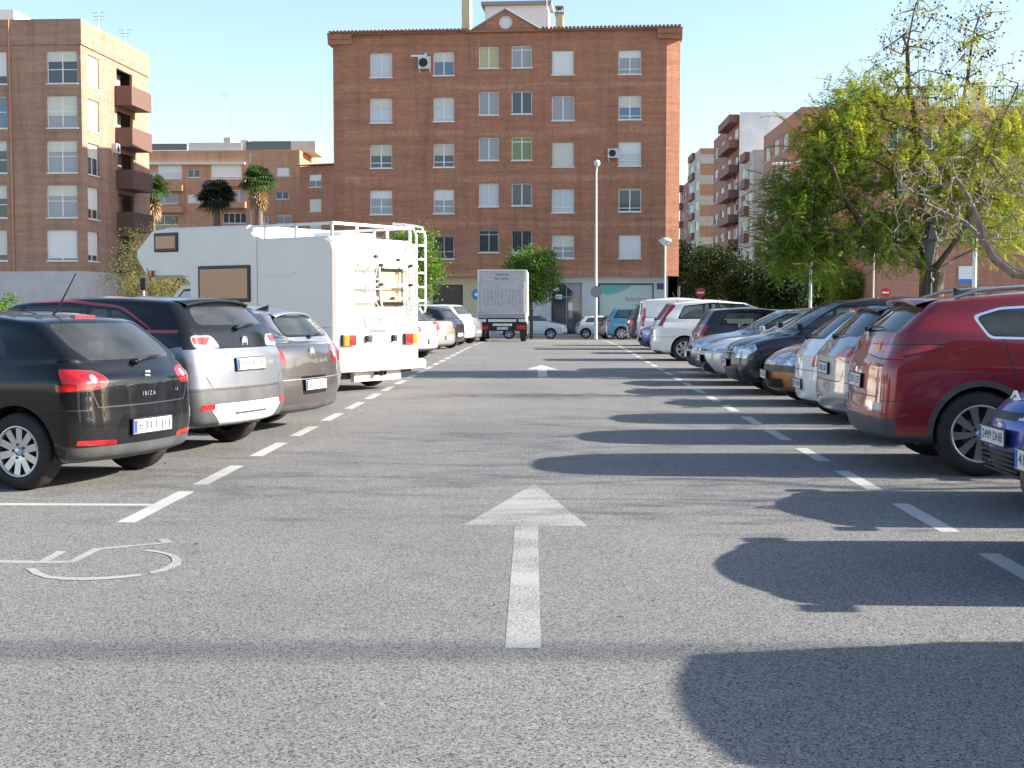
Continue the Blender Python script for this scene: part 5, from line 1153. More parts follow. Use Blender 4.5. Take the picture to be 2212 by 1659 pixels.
    sp = [dict(shutter=.4, shm='offwhite'), dict(), dict(shutter=.7, shm='white'), dict(pane='winmid')]
    def balc(col, m_, n=None, dep=1.1):
        def f(W, mk, hold, zt, z0, fh):
            k = 0
            while z0+fh*(k+1.2) < zt:
                z = z0+.2+fh*(k+1); b = MB(); W.box(b, W.len*col[0], W.len*col[1], z-.1, z+.05, 0, dep); W.box(b, W.len*col[0], W.len*col[1], z+.05, z+.95, dep-.08, dep); W.box(b, W.len*col[0], W.len*col[0]+.08, z+.05, z+.95, 0, dep-.08); W.box(b, W.len*col[1]-.08, W.len*col[1], z+.05, z+.95, 0, dep-.08); mk(b.build('balcony', M[m_], hold)); k += 1
        return f
    M['rail'] = mat('dark balcony rail', (.26, .12, .09), .7)
    street(1722, 1643, 238, 'terracotta', 'plain terracotta block with narrow slit windows, left edge of the green tree crown', 6, 4, [dict(split=1, shutter=.9, shm='offwhite')], 22, None)
    street(1622, 1581, 328, 'cream', 'cream block with dark balconies between the terracotta block and the white gable wall', 6, 3, sp, 14, balc((.55, .8), 'rail', dep=.6))
    street(1592, 1537, 254, 'brick_r', 'tall brick block with white blank gable wall and projecting red balconies', 8, 4, sp, 12, balc((.55, .97), 'rail', dep=1.3), face=lambda W, mk, hold, zt, z0, fh: mk((lambda b: (W.box(b, W.len, W.len+.12, z0, zt+.3, -12, .05), b.build('gable_wall', M['whiterender'], hold))[1])(MB())))
    def stripes(W, mk, hold, zt, z0, fh):
        b = MB()
        for k in range(9): b.mi = k % 2; W.box(b, W.len, W.len+.10, z0+fh*.5*(2*k)/1-.0, min(zt, z0+fh*(k+.55)), -9, .0) if False else None
        k = 0
        while z0+fh*k < zt-.5:
            b.mi = 0; W.box(b, W.len, W.len+.10, z0+fh*k, min(zt, z0+fh*(k+.55)), -9, 0)
            b.mi = 1; W.box(b, W.len, W.len+.14, min(zt, z0+fh*(k+.55)), min(zt, z0+fh*(k+1)), -9, .04); k += 1
        mk(b.build('banded_wall', [M['brick_o'], M['cream']], hold))
    street(1508, 1483, 325, 'cream', 'block with orange and cream bands, second farthest along the side street', 8, 2, sp, 9, balc((.2, .6), 'rail', dep=.5), face=stripes)
    street(1484, 1466, 394, 'brick_r', 'red brick block with white windows farthest down the side street', 7, 4, sp, 10, balc((.1, .4), 'rail', dep=.8))
    # big brick building behind the large tree
    Y = 76; A, B = atY(1893, 500, Y), atY(2420, 500, Y); W = Wall(A.xy, B.xy, 0); zt = W.uz(2100, 238)[1]
    L = [(2070+k*62, 2118+k*62, 618, 650, dict(shutter=0, fm='gray', split=2)) for k in range(5)]+[(1920+k*75, 1960+k*75, yy, yy+52, dict(shutter=.3*(k % 3))) for k in range(7) for yy in (270, 368, 466)]
    def ex3(W, mk, hold):
        b = MB(); 
        for z in (zt+.15, zt+1.35): W.box(b, .2, W.len, z, z+.06, -.3, -.25)
        for k in range(90): u = .2+k*(W.len-.4)/89; W.box(b, u, u+.03, zt, zt+1.4, -.3, -.26)
        mk(b.build('terrace_railing', M['acwhite'], hold))
        b = MB(); r = W.rect(2148, 2164, 168, 196); W.box(b, r[0], r[1], zt, r[3], -4, -3); W.box(b, r[0]-.1, r[1]+.1, r[3]+.15, r[3]+.25, -4.1, -2.9); mk(b.build('chimney', M['cream'], hold))
        b = MB(); r = W.rect(1850, 1962, 196, 238); W.box(b, 0, 3.0, zt, r[3]-.2, -9, -.5); mk(b.build('stair_tower', M['brick'], hold))
    simple_block('apartment_block', tuple(A.xy), tuple(B.xy), 9.5, gz(76), zt, 'brick_r', px_wins(A.xy, B.xy, L), 'red brick building with roof terrace railing behind the large feathery tree', ex3)
    b = MB(); r = W.rect(2070, 2100, 575, 612); W.box(b, r[0], r[1], r[2], r[3], .02, .08); bl = MB(); z1 = r[2]+(r[3]-r[2])*.25; W.box(bl, r[0], r[1], r[2], z1, .081, .085)
    o = b.build('wall_poster', M['signwhite']); tag(o, 'white poster with blue lower band on the brick wall right of the big trunk', 'poster'); bl.build('poster_band', M['signblue'], o)
    # lower orange brick building seen between the trunks
    A, B = atY(1700, 600, 112), atY(1900, 600, 108); W = Wall(A.xy, B.xy, 0); zt = W.uz(1800, 250)[1]
    L = [(x, x+16, 612, 668, dict(shutter=sh, pane=pn, fm='gray')) for x, sh, pn in ((1752, .0, 'winmid'), (1776, 0, 'winglass'), (1815, .4, 'winglass'), (1850, 0, 'winblue'))]+[(x, x+18, y, y+32, dict(shutter=.5)) for x in (1730, 1775, 1820, 1865) for y in (300, 380, 460, 540)]
    simple_block('apartment_block', tuple(A.xy), tuple(B.xy), 10, gz(110), zt, 'brick_o', px_wins(A.xy, B.xy, L), 'orange brick ground floor and wall seen under the feathery crown, left of the big trunk')
    # behind the photographer: unseen block added to darken car reflections and cut low sky
    simple_block('apartment_block', (34, -30), (-34, -30), 12, 0, 17, 'brick_b', [((u, u+1.6, z, z+1.5), dict(shutter=.4)) for u in range(3, 66, 6) for z in (2, 5, 8, 11, 14)], 'unseen brown brick block added behind the camera to darken reflections in the cars')
# ------------------------------------------------------------------ motorhome and truck
def motorhome():
    th = 34; h = math.pi-R(th); Wd = 2.25; L = 5.35; nx_, ny_ = -3.63, 22.3     # near rear corner
    c, s = math.cos(h), math.sin(h)
    # local: x forward from the rear, y left (towards the camera), origin on the rear centre line
    ox, oy = nx_+s*Wd/2*1, ny_-c*Wd/2
    root = empty('motorhome', (ox, oy, 0), h, label='white motorhome with over-cab bunk, roof rack, rear ladder and folded bicycle rack', cat='motorhome')
    hw = Wd/2; w_ = MB(); m_w = noisy(mat('motorhome shell', (.86, .78, .69), .4, 0, .25), .03, 2)
    # side outline (x from the rear, z)
    out = [(0, .52), (0, 2.45), (.05, 2.60), (.22, 2.68), (1.82, 2.68), (2.12, 2.93), (4.30, 2.95), (4.75, 2.90), (5.18, 2.55), (5.20, 2.42), (4.95, 2.10), (4.72, 2.02), (3.86, 2.02), (3.68, 1.90), (3.68, .52)]
    n = len(out); tr = tessellate_polygon([[Vector((a, b, 0)) for a, b in out]])
    r = .05
    def ins(o, d):
        return shrink(o, d)
    inn = ins(out, r)
    V = [(a, hw-.0, b) for a, b in inn]+[(a, hw-r, b) for a, b in out]+[(a, -hw+r, b) for a, b in out]+[(a, -hw, b) for a, b in inn]
    F = [tuple(t) for t in tr]+[tuple(x+3*n for x in t)[::-1] for t in tr]
    for k in range(3): F += [(k*n+i, k*n+(i+1) % n, (k+1)*n+(i+1) % n, (k+1)*n+i) for i in range(n)]
    w_.add(V, F, False); w_.build('body', m_w, root, fix=True)
    # cab
    b = MB(); cab = [(3.68, .45), (3.68, 1.95), (4.15, 1.92), (4.95, 1.25), (5.75, 1.05), (5.9, .85), (5.9, .42)]; k = len(cab); ci = shrink(cab, .06)
    V = [(a, hw-.22, z) for a, z in ci]+[(a, hw-.28, z) for a, z in cab]+[(a, -hw+.28, z) for a, z in cab]+[(a, -hw+.22, z) for a, z in ci]; tr = tessellate_polygon([[Vector((a, z, 0)) for a, z in ci]])
    F = [tuple(t) for t in tr]+[tuple(x+3*k for x in t)[::-1] for t in tr]
    for q in range(3): F += [(q*k+i, q*k+(i+1) % k, (q+1)*k+(i+1) % k, (q+1)*k+i) for i in range(k)]
    b.add(V, F); cb = b.build('cab', m_w, root, fix=True)
    for s_ in (1, -1):
        b = MB(); b.prism([(3.80, 1.35), (4.62, 1.33), (4.08, 1.80), (3.80, 1.82)], (1, 0, 0), (0, 0, 1), (0, s_, 0), (0, s_*(hw-.222), 0), .006); b.mi = 1; b.prism([(3.86, 1.39), (4.50, 1.37), (4.06, 1.76), (3.86, 1.77)], (1, 0, 0), (0, 0, 1), (0, s_, 0), (0, s_*(hw-.214), 0), .006); b.build('cab_window', [M['black'], M['winlight']], cb)
        b = MB(); bm_box(b, (4.3, s_*(hw+.05), 1.42), (.05, .12, .09), .03); b.tube([(4.3, s_*(hw-.22), 1.36), (4.3, s_*(hw), 1.40)], .02, 5); b.build('wing_mirror', M['black'], root)
    b = MB(); b.add([(4.17, -.75, 1.88), (4.17, .75, 1.88), (4.93, .80, 1.28), (4.93, -.80, 1.28)], [(0, 1, 2, 3)]); b.v = [(x+.03, y, z+.03) for x, y, z in b.v]; b.build('windscreen', M['winglass'], cb)
    # seams on the flank, rear panel line
    for s_ in (1, -1):
        b = MB()
        for a, z0_, a2, z1_ in ((1.86, .66, 1.86, 2.66), (0.1, 1.12, 3.6, 1.12), (3.68, 2.04, 5.0, 2.06)):
            b.tube([(a, s_*(hw+.001), z0_), (a2, s_*(hw+.001), z1_)], .008, 4)
        b.build('trim_strip', M['satin'], root)
        for nm, (x0, x1, z0_, z1_) in (('side_window', (2.03, 3.40, 1.56, 2.22)), ('bunk_window', (3.95, 4.62, 2.50, 2.86))):
            fr = MB(); bm_box(fr, ((x0+x1)/2, s_*(hw+.008), (z0_+z1_)/2), ((x1-x0)/2, .02, (z1_-z0_)/2), .02); fo = fr.build(nm, M['black'], root)
            g = MB(); bm_box(g, ((x0+x1)/2, s_*(hw+.022), (z0_+z1_)/2), ((x1-x0)/2-.06, .012, (z1_-z0_)/2-.06), .01); g.build('pane', M['bronze'], fo)
        for x0, x1, z0_, z1_ in ((.12, .42, .98, 1.06), (.95, 1.75, 2.02, 2.08)):
            b = MB(); bm_box(b, ((x0+x1)/2, s_*(hw+.004), (z0_+z1_)/2), ((x1-x0)/2, .006, (z1_-z0_)/2), .004); b.build('flap', m_w, root)
    # rear: window, lamps, plate, bumper, tow bar
    fr = MB(); bm_box(fr, (-.012, -.28, 1.82), (.015, .36, .34), .01); fo = fr.build('rear_window', M['black'], root); g = MB(); bm_box(g, (-.03, -.28, 1.82), (.008, .29, .27), .005); g.build('pane', M['bronzel'], fo)
    for s_ in (1, -1):
        b = MB(); b.box(-.05, 0, min(s_*.98, s_*.66), max(s_*.98, s_*.66), .80, 1.0, .01); lo = b.build('lamp_housing', M['black'], root)
        b = MB(); b.box(-.085, -.03, min(s_*.97, s_*.84), max(s_*.97, s_*.84), .81, .99, .01); b.build('indicator', M['amber'], lo)
        b = MB(); b.box(-.087, -.03, min(s_*.84, s_*.67), max(s_*.84, s_*.67), .81, .99, .01); b.build('tail_lamp', M['red'], lo)
        b = MB(); b.box(-.08, 0, min(s_*.30, s_*.40)-.03, max(s_*.30, s_*.40)-.03, .86, .98, .02); b.build('plate_lamp', M['black'], root)
    plate(root, (-.012, -.03, .92), (0, -1, 0), (-1, 0, 0), '6071 HZT')
    b = MB(); b.box(-.16, .06, -hw-.02, hw+.02, .35, .53, .05); b.build('bumper', m_w, root)
    b = MB(); b.box(.02, .12, -.62, .62, .17, .34, .01); tb = b.build('tow_frame', M['offwhite'], root); b = MB(); b.tube([(.02, .08, .30), (-.12, .08, .30), (-.14, .08, .36)], .03, 8); b.lathe([(.05, -.03), (.05, .01), (.001, .01)], 10, 'x', True, (.0, -.12, .31)); b.build('tow_ball', M['black'], tb)
    b = MB(); b.box(.3, 3.5, -.9, .9, .38, .62); b.box(.1, .8, -1.0, -.6, .30, .45); b.box(.12, .8, .6, 1.05, .22, .60); b.build('chassis', M['dark'], root)
    wm, rm = wheel_meshes(.34, .19, STY['hub'])
    for x in (.98, 4.75):
        for s_ in (1, -1): o = link('wheel', wm, root); o.location = (x, s_*(hw-.25), .34); o.rotation_euler = (0, 0, 0 if s_ > 0 else math.pi); link('rim', rm, o)
    # lettering on the back wall
    put_text('HYMER', .15, (-.012, -.12, 2.34), (0, -1, 0), (0, 0, 1), M['gray'], root, width=.62)
    b = MB()
    for k, dz in enumerate((-.05, 0, .05)): b.prism([(0, 0), (.17, 0), (.19, .022), (.02+.01*k, .022)], (0, -1, 0), (0, 0, 1), (-1, 0, 0), (-.002, .42-.02*k, 2.33+dz), .008)
    b.build('emblem', M['gray'], root)
    # roof rack
    b = MB(); zt = 2.90; P4 = [(.12, hw-.10), (2.3, hw-.10), (2.3, -hw+.10), (.12, -hw+.10)]
    for (x0, y0), (x1, y1) in ((P4[0], P4[1]), (P4[3], P4[2]), (P4[0], P4[3])):
        d = Vector((x1-x0, y1-y0, 0)); m = Vector(((x0+x1)/2, (y0+y1)/2, zt)); b.obox(m, d.normalized(), Vector((-d.y, d.x, 0)).normalized(), (0, 0, 1), d.length/2+.02, .012, .024)
    for x, y in ((.14, hw-.1), (1.0, hw-.1), (1.75, hw-.1), (.14, -hw+.1), (1.0, -hw+.1), (1.75, -hw+.1), (.14, .4), (.14, -.4)): b.box(x-.025, x+.025, y-.012, y+.012, 2.66, zt)
    b.build('roof_rack', M['white'], root)
    b = MB(); b.box(.6, 1.3, -.6, .3, 2.68, 2.80, .04); b.build('roof_hatch', M['white'], root)
    # ladder at the right-hand rear edge
    b = MB()
    for y in (-.86, -1.12):
        b.tube([(.40, y, 2.99), (.15, y, 2.96), (-.06, y, 2.92), (-.15, y, 2.76), (-.15, y, 1.50), (-.13, y, 1.38), (-.07, y, 1.36), (-.0, y, 1.46)], .020, 8)
        for z in (2.6, 2.1, 1.6): b.tube([(0, y, z), (-.15, y, z)], .014, 6)
    for k in range(6): b.tube([(-.15, -.86, 1.58+k*.25), (-.15, -1.12, 1.58+k*.25)], .016, 6)
    b.build('ladder', M['white'], root)
    # folded bicycle rack
    b = MB()
    for z in (2.20, 1.86, 1.62): b.box(-.20, -.17, -.86, .50, z-.025, z+.025, .006)
    for y in (.20, -.60): b.tube([(-.05, y, 2.20), (-.19, y, 2.22), (-.22, y, 1.62), (-.27, y, 1.42), (-.20, y, 1.22)], .018, 8); b.tube([(0, y, 2.2), (-.3, y, 2.2)], .014, 6)
    for y0 in (.46, .30):
        b.tube([(-.26, y0, 2.26), (-.26, y0+.10, 1.9), (-.26, y0+.06, 1.55), (-.25, y0-.16, 1.30), (-.25, y0-.40, 1.20), (-.25, -.40, 1.20), (-.26, -.66, 1.34), (-.26, -.80, 1.62)], .011, 6)
    b.tube([(-.25, .05, 1.18), (-.25, -.35, 1.18)], .02, 6)
    for z in (1.95, 1.78): b.tube([(-.24, .52, z), (-.24, -.05, z)], .010, 5)
    b.build('bicycle_rack', M['acwhite'], root)
    b = MB()
    for y, z in ((.20, 2.2), (-.60, 2.2), (.20, 1.86), (-.60, 1.86), (-.25, 2.3), (.35, 2.34), (-.1, 1.62)): b.lathe([(.001, -.04), (.028, -.04), (.028, .03), (.001, .03)], 8, 'x', False, (-.24, y, z))
    b.build('rack_clamp', M['black'], root)
    b = MB(); b.tube([(4.7, hw+.05, 1.95), (4.7, hw+.12, 2.2)], .01, 4); b.box(4.66, 4.74, hw-.02, hw+.06, 2.04, 2.16, .01); b.build('marker_lamp', M['red'], root)
    b = MB(); b.tube([(4.5, hw-.3, 1.8), (3.72, hw-.05, 2.35)], .008, 4); b.build('aerial', M['black'], root)
M['bronze'] = mat('bronze acrylic pane', (.62, .34, .19), .25, 0, 0, spec=.3); M['bronzel'] = noisy(mat('lit bronze pane', (.50, .36, .24), .2), .2, 4)

def truck():
    Y = 58.5; x0 = atY(1032, 740, Y).x; x1 = atY(1138, 740, Y).x; xc, Wd = (x0+x1)/2, x1-x0; hw = Wd/2; z0 = gz(Y); H = 3.18
    root = empty('box_truck', (xc, Y, z0), R(90), label='grey box truck with folded tail lift, standing in the lane before the brick block', cat='truck')   # local x forward (+Y)
    alu = noisy(mat('brushed tail lift panel', (.46, .45, .46), .5, .3), .12, 2.5, (1, 1, 3)); box_ = noisy(mat('truck box', (.60, .60, .60), .5), .08, 1.5)
    b = MB(); b.box(.06, 5.2, -hw, hw, 1.10, H, .03); b.build('cargo_box', box_, root)
    b = MB(); b.box(0, .08, -hw-.01, -hw+.10, 1.05, H+.01, .01); b.box(0, .08, hw-.10, hw+.01, 1.05, H+.01, .01); b.box(-.005, .08, -hw+.10, hw-.10, H-.06, H+.01, .01); b.build('rear_frame', M['acwhite'], root)
    b = MB(); b.box(-.01, .06, -hw+.11, hw-.11, H-.50, H-.07, .01); tp = b.build('top_panel', alu, root)
    put_text('Lastras', .15, (-.016, 0, H-.20), (0, -1, 0), (0, 0, 1), M['dark'], tp, width=.55); put_text('Basculante', .13, (-.016, 0, H-.38), (0, -1, 0), (0, 0, 1), M['dark'], tp, width=.62)
    b = MB(); b.box(-.05, .05, -hw+.11, hw-.11, 1.28, H-.52, .015); lp = b.build('tail_lift', alu, root)
    b = MB(); 
    for k in range(11): y = -hw+.3+k*(Wd-.6)/10; b.box(-.056, -.05, y-.03, y+.03, 1.62, H-.85)
    b.build('lift_ribs', noisy(mat('worn lift tread', (.36, .35, .37), .6), .3, 3), lp)
    b = MB(); b.box(-.10, .05, -hw+.05, hw-.05, 1.05, 1.28, .03); b.build('lift_lip', M['gray'], root)
    b = MB(); b.box(-.12, .0, -.62, .62, .88, .99, .01); b.box(-.12, 0, -hw+.02, -.72, .88, .99, .01); b.box(-.12, 0, .72, hw-.02, .88, .99, .01); b.box(-.14, -.02, -.42, .42, .70, .80, .01); b.build('lift_beam', M['acwhite'], root)
    b = MB(); b.box(.0, 5.0, -.50, .50, .55, 1.08); b.box(.02, .3, -hw+.05, hw-.05, .48, 1.04); b.build('chassis', M['dark'], root)
    for s_ in (1, -1): b = MB(); b.box(-.03, .03, min(s_*.62, s_*.98), max(s_*.62, s_*.98), .56, .72, .01); b.build('tail_lamp', M['red'], root)
    plate(root, (-.02, .0, .60), (0, -1, 0), (-1, 0, 0), '1384 FSB')
    wm, rm = wheel_meshes(.40, .24, STY['hub'], .26)
    for x in (1.0, 4.9):
        for s_ in (1, -1): o = link('wheel', wm, root); o.location = (x, s_*(hw-.17), .40); o.rotation_euler = (0, 0, 0 if s_ > 0 else math.pi); link('rim', rm, o)
    b = MB(); b.box(5.25, 6.9, -hw+.06, hw-.06, .5, 2.3, .12); b.build('cab', M['white'], root)
    b = MB()
    for s_ in (1, -1): b.box(.85, 1.15, s_*(hw-.17)-.16, s_*(hw-.17)+.16, .8, .86); b.box(.55, .58, s_*(hw-.17)-.15, s_*(hw-.17)+.15, .22, .8)
    b.build('mudguard', M['black'], root)

# ------------------------------------------------------------------ vegetation
def tubes_np(name, segs, m, parent, n=5):
    """segs: list of (p0, p1, r0, r1)"""
    P0 = np.array([s[0] for s in segs]); P1 = np.array([s[1] for s in segs]); R0 = np.array([s[2] for s in segs]); R1 = np.array([s[3] for s in segs])
    d = P1-P0; d /= np.maximum(np.linalg.norm(d, axis=1, keepdims=True), 1e-6); ref = np.where(np.abs(d[:, 2:3]) < .9, [[0, 0, 1.]], [[1., 0, 0]]); u = np.cross(d, ref); u /= np.linalg.norm(u, axis=1, keepdims=True); v = np.cross(d, u)
    a = np.arange(n)*2*math.pi/n; ring = u[:, None]*np.cos(a)[None, :, None]+v[:, None]*np.sin(a)[None, :, None]
    A = P0[:, None]+ring*R0[:, None, None]; B = P1[:, None]+ring*R1[:, None, None]
    V = np.concatenate([A, B], 1).reshape(-1, 3); k = len(segs); base = (np.arange(k)*2*n)[:, None]; j = np.arange(n)[None]
    F = np.stack([base+j, base+(j+1) % n, base+n+(j+1) % n, base+n+j], 2).reshape(-1, 4)
    me = bpy.data.meshes.new(name); me.vertices.add(len(V)); me.vertices.foreach_set('co', V.reshape(-1)); me.loops.add(F.size); me.loops.foreach_set('vertex_index', F.reshape(-1).astype(np.int32)); me.polygons.add(len(F))
    me.polygons.foreach_set('loop_start', np.arange(0, F.size, 4, dtype=np.int32)); me.polygons.foreach_set('loop_total', np.full(len(F), 4, dtype=np.int32)); me.polygons.foreach_set('use_smooth', np.ones(len(F), bool)); me.materials.append(m); me.update(); me.validate()
    return link(name, me, parent)
def grow(skel, targets, rng, step=.35, wob=.12, tip=.006, pw=2.3, kink=0):
    """skel: list of (pos, parent). connect every target to the nearest node; returns nodes and radii"""
    pos = [np.array(p, float) for p, _ in skel]; par = [q for _, q in skel]
    dep = [0]*len(pos)
    for i, q in enumerate(par): dep[i] = 0 if q < 0 else dep[q]+np.linalg.norm(pos[i]-pos[q])
    o = pos[0]; ends = []
    T = sorted(targets, key=lambda t: min(np.linalg.norm(np.array(t)-p) for p in pos[:len(skel)]))
    for t in T:
        t = np.array(t); A = np.array(pos); d = np.linalg.norm(A-t, axis=1)+.25*np.array(dep)*.35; d = d + np.where(A[:, 2] > t[2]+.6, 1.5, 0)
        i = int(np.argmin(d)); L = np.linalg.norm(t-pos[i]); n = max(1, int(L/step)); prev = i; st = pos[i]; bow = rng.normal(0, wob*L*.5, 3); bow[2] = abs(bow[2])*.6 if not kink else bow[2]
        for k in range(1, n+1):
            s = k/n; p = st+(t-st)*s+bow*math.sin(math.pi*s)+(rng.normal(0, wob*step+kink, 3) if k < n else 0); pos.append(p); par.append(prev); dep.append(dep[prev]+np.linalg.norm(p-pos[prev])); prev = len(pos)-1
        ends.append(prev)
    r = [0.0]*len(pos); acc = [0.0]*len(pos)
    for i in range(len(pos)-1, -1, -1):
        rr = max(acc[i], tip**pw); r[i] = rr**(1/pw)
        if par[i] >= 0: acc[par[i]] += rr
    return pos, par, r, ends
def leaf_quads(C_, rng, size, n, spread, droop=0, asp=.5, up=.3):
    """n small leaves round each centre; returns (k,4,3)"""
    C_ = np.repeat(np.asarray(C_), n, 0); k = len(C_); c = C_+rng.normal(0, spread, (k, 3))*[1, 1, .8]
    d = rng.normal(0, 1, (k, 3)); d[:, 2] = d[:, 2]*.6-droop; d /= np.linalg.norm(d, axis=1, keepdims=True); nr = rng.normal(0, 1, (k, 3)); nr[:, 2] += up*3; s = np.cross(d, nr); s /= np.maximum(np.linalg.norm(s, axis=1, keepdims=True), 1e-6)
    L = size*rng.uniform(.6, 1.3, (k, 1)); a = d*L; b = s*L*asp*.5
    return np.stack([c, c+a*.45+b, c+a, c+a*.45-b], 1)
def frond_quads(C_, out, rng, nl, length, leaf, droop=.55):
    """feathery sprays: a drooping rachis with leaflets on both sides"""
    Q = []
    C_ = np.asarray(C_); out = np.asarray(out)
    for c, o in zip(C_, out):
        d = o+rng.normal(0, .45, 3); d /= np.linalg.norm(d); p = c.copy(); L = length*rng.uniform(.6, 1.25); side = np.cross(d, [0, 0, 1.]); side /= max(np.linalg.norm(side), 1e-6)
        for k in range(nl):
            s = k/nl; d2 = d+np.array([0, 0, -droop*1.6*s]); d2 /= np.linalg.norm(d2); p = p+d2*L/nl
            w = leaf*math.sin(math.pi*min(1, s*.85+.15))**.6
            for sg in (1, -1):
                e = side*sg*.8+d2*.55+np.array([0, 0, -.35])+rng.normal(0, .12, 3); e /= np.linalg.norm(e); q = np.cross(e, d2); t = d2*leaf*.16
                Q.append([p-t, p+e*w*.55-t*.7+t, p+e*w, p+e*w*.5+t*1.6])
    return np.array(Q)
def tree(name, base, skel, targets, seed, barkm, leafm, leaves, label, cat='tree', group=None, r0=None, **g):
    rng = np.random.default_rng(seed); pos, par, r, ends = grow(skel, targets, rng, **g)
    if r0: k = r0/r[0]; r = [x*(1+(k-1)*min(1, (x/r[0])**1.6)) for x in r]
    root = empty(name, base, label=label, cat=cat, group=group); b = np.array(base)
    segs = [(pos[par[i]]-b, pos[i]-b, r[par[i]] if i != 0 else r[i], r[i]) for i in range(1, len(pos))]
    big = [s for s in segs if s[2] > .028] ; small = [s for s in segs if s[2] <= .028]
    segs2 = [(s[0], s[1]+(s[1]-s[0])*.04, min(s[2], s[3]*1.5), s[3]) for s in big]
    tubes_np('trunk', segs2, M[barkm], root, 8)
    if small: tubes_np('branches', [(s[0], s[1], min(s[2], .03), s[3]) for s in small], M[barkm], root, 4)
    if leaves: Q = leaves(np.array([pos[e] for e in ends]), rng, pos, par, r)
    else: Q = None
    if Q is not None:
        if not isinstance(Q, list): Q = [(Q, leafm)]
        for q, lm in Q: quads_np('foliage', q-b, M[lm], root)
    return root
M['leaf_feather'] = leafmat('feathery green leaf', [(.045, .10, .014), (.085, .17, .022), (.15, .25, .03), (.27, .33, .045)])
M['leaf_yellow'] = leafmat('yellowing leaf', [(.20, .26, .04), (.33, .36, .055), (.46, .42, .09)])
M['leaf_orange'] = leafmat('bright citrus leaf', [(.05, .12, .02), (.10, .20, .03), (.20, .31, .05)], .35)
M['leaf_dark'] = leafmat('dark evergreen leaf', [(.012, .030, .010), (.022, .050, .014), (.045, .085, .022)], .12)
M['leaf_tan'] = leafmat('tan winter leaf', [(.13, .11, .055), (.22, .19, .08), (.17, .19, .06)])
M['seed'] = mat('seed pods', (.09, .045, .025), .8)
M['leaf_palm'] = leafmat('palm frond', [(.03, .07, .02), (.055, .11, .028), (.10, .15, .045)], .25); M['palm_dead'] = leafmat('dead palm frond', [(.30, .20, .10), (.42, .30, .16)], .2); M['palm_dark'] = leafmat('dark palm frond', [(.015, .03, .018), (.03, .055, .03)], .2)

def ellip(rng, c, rad, n, power=.45):
    d = rng.normal(0, 1, (n, 3)); d /= np.linalg.norm(d, axis=1, keepdims=True); return np.array(c)+d*np.array(rad)*rng.uniform(0, 1, (n, 1))**power

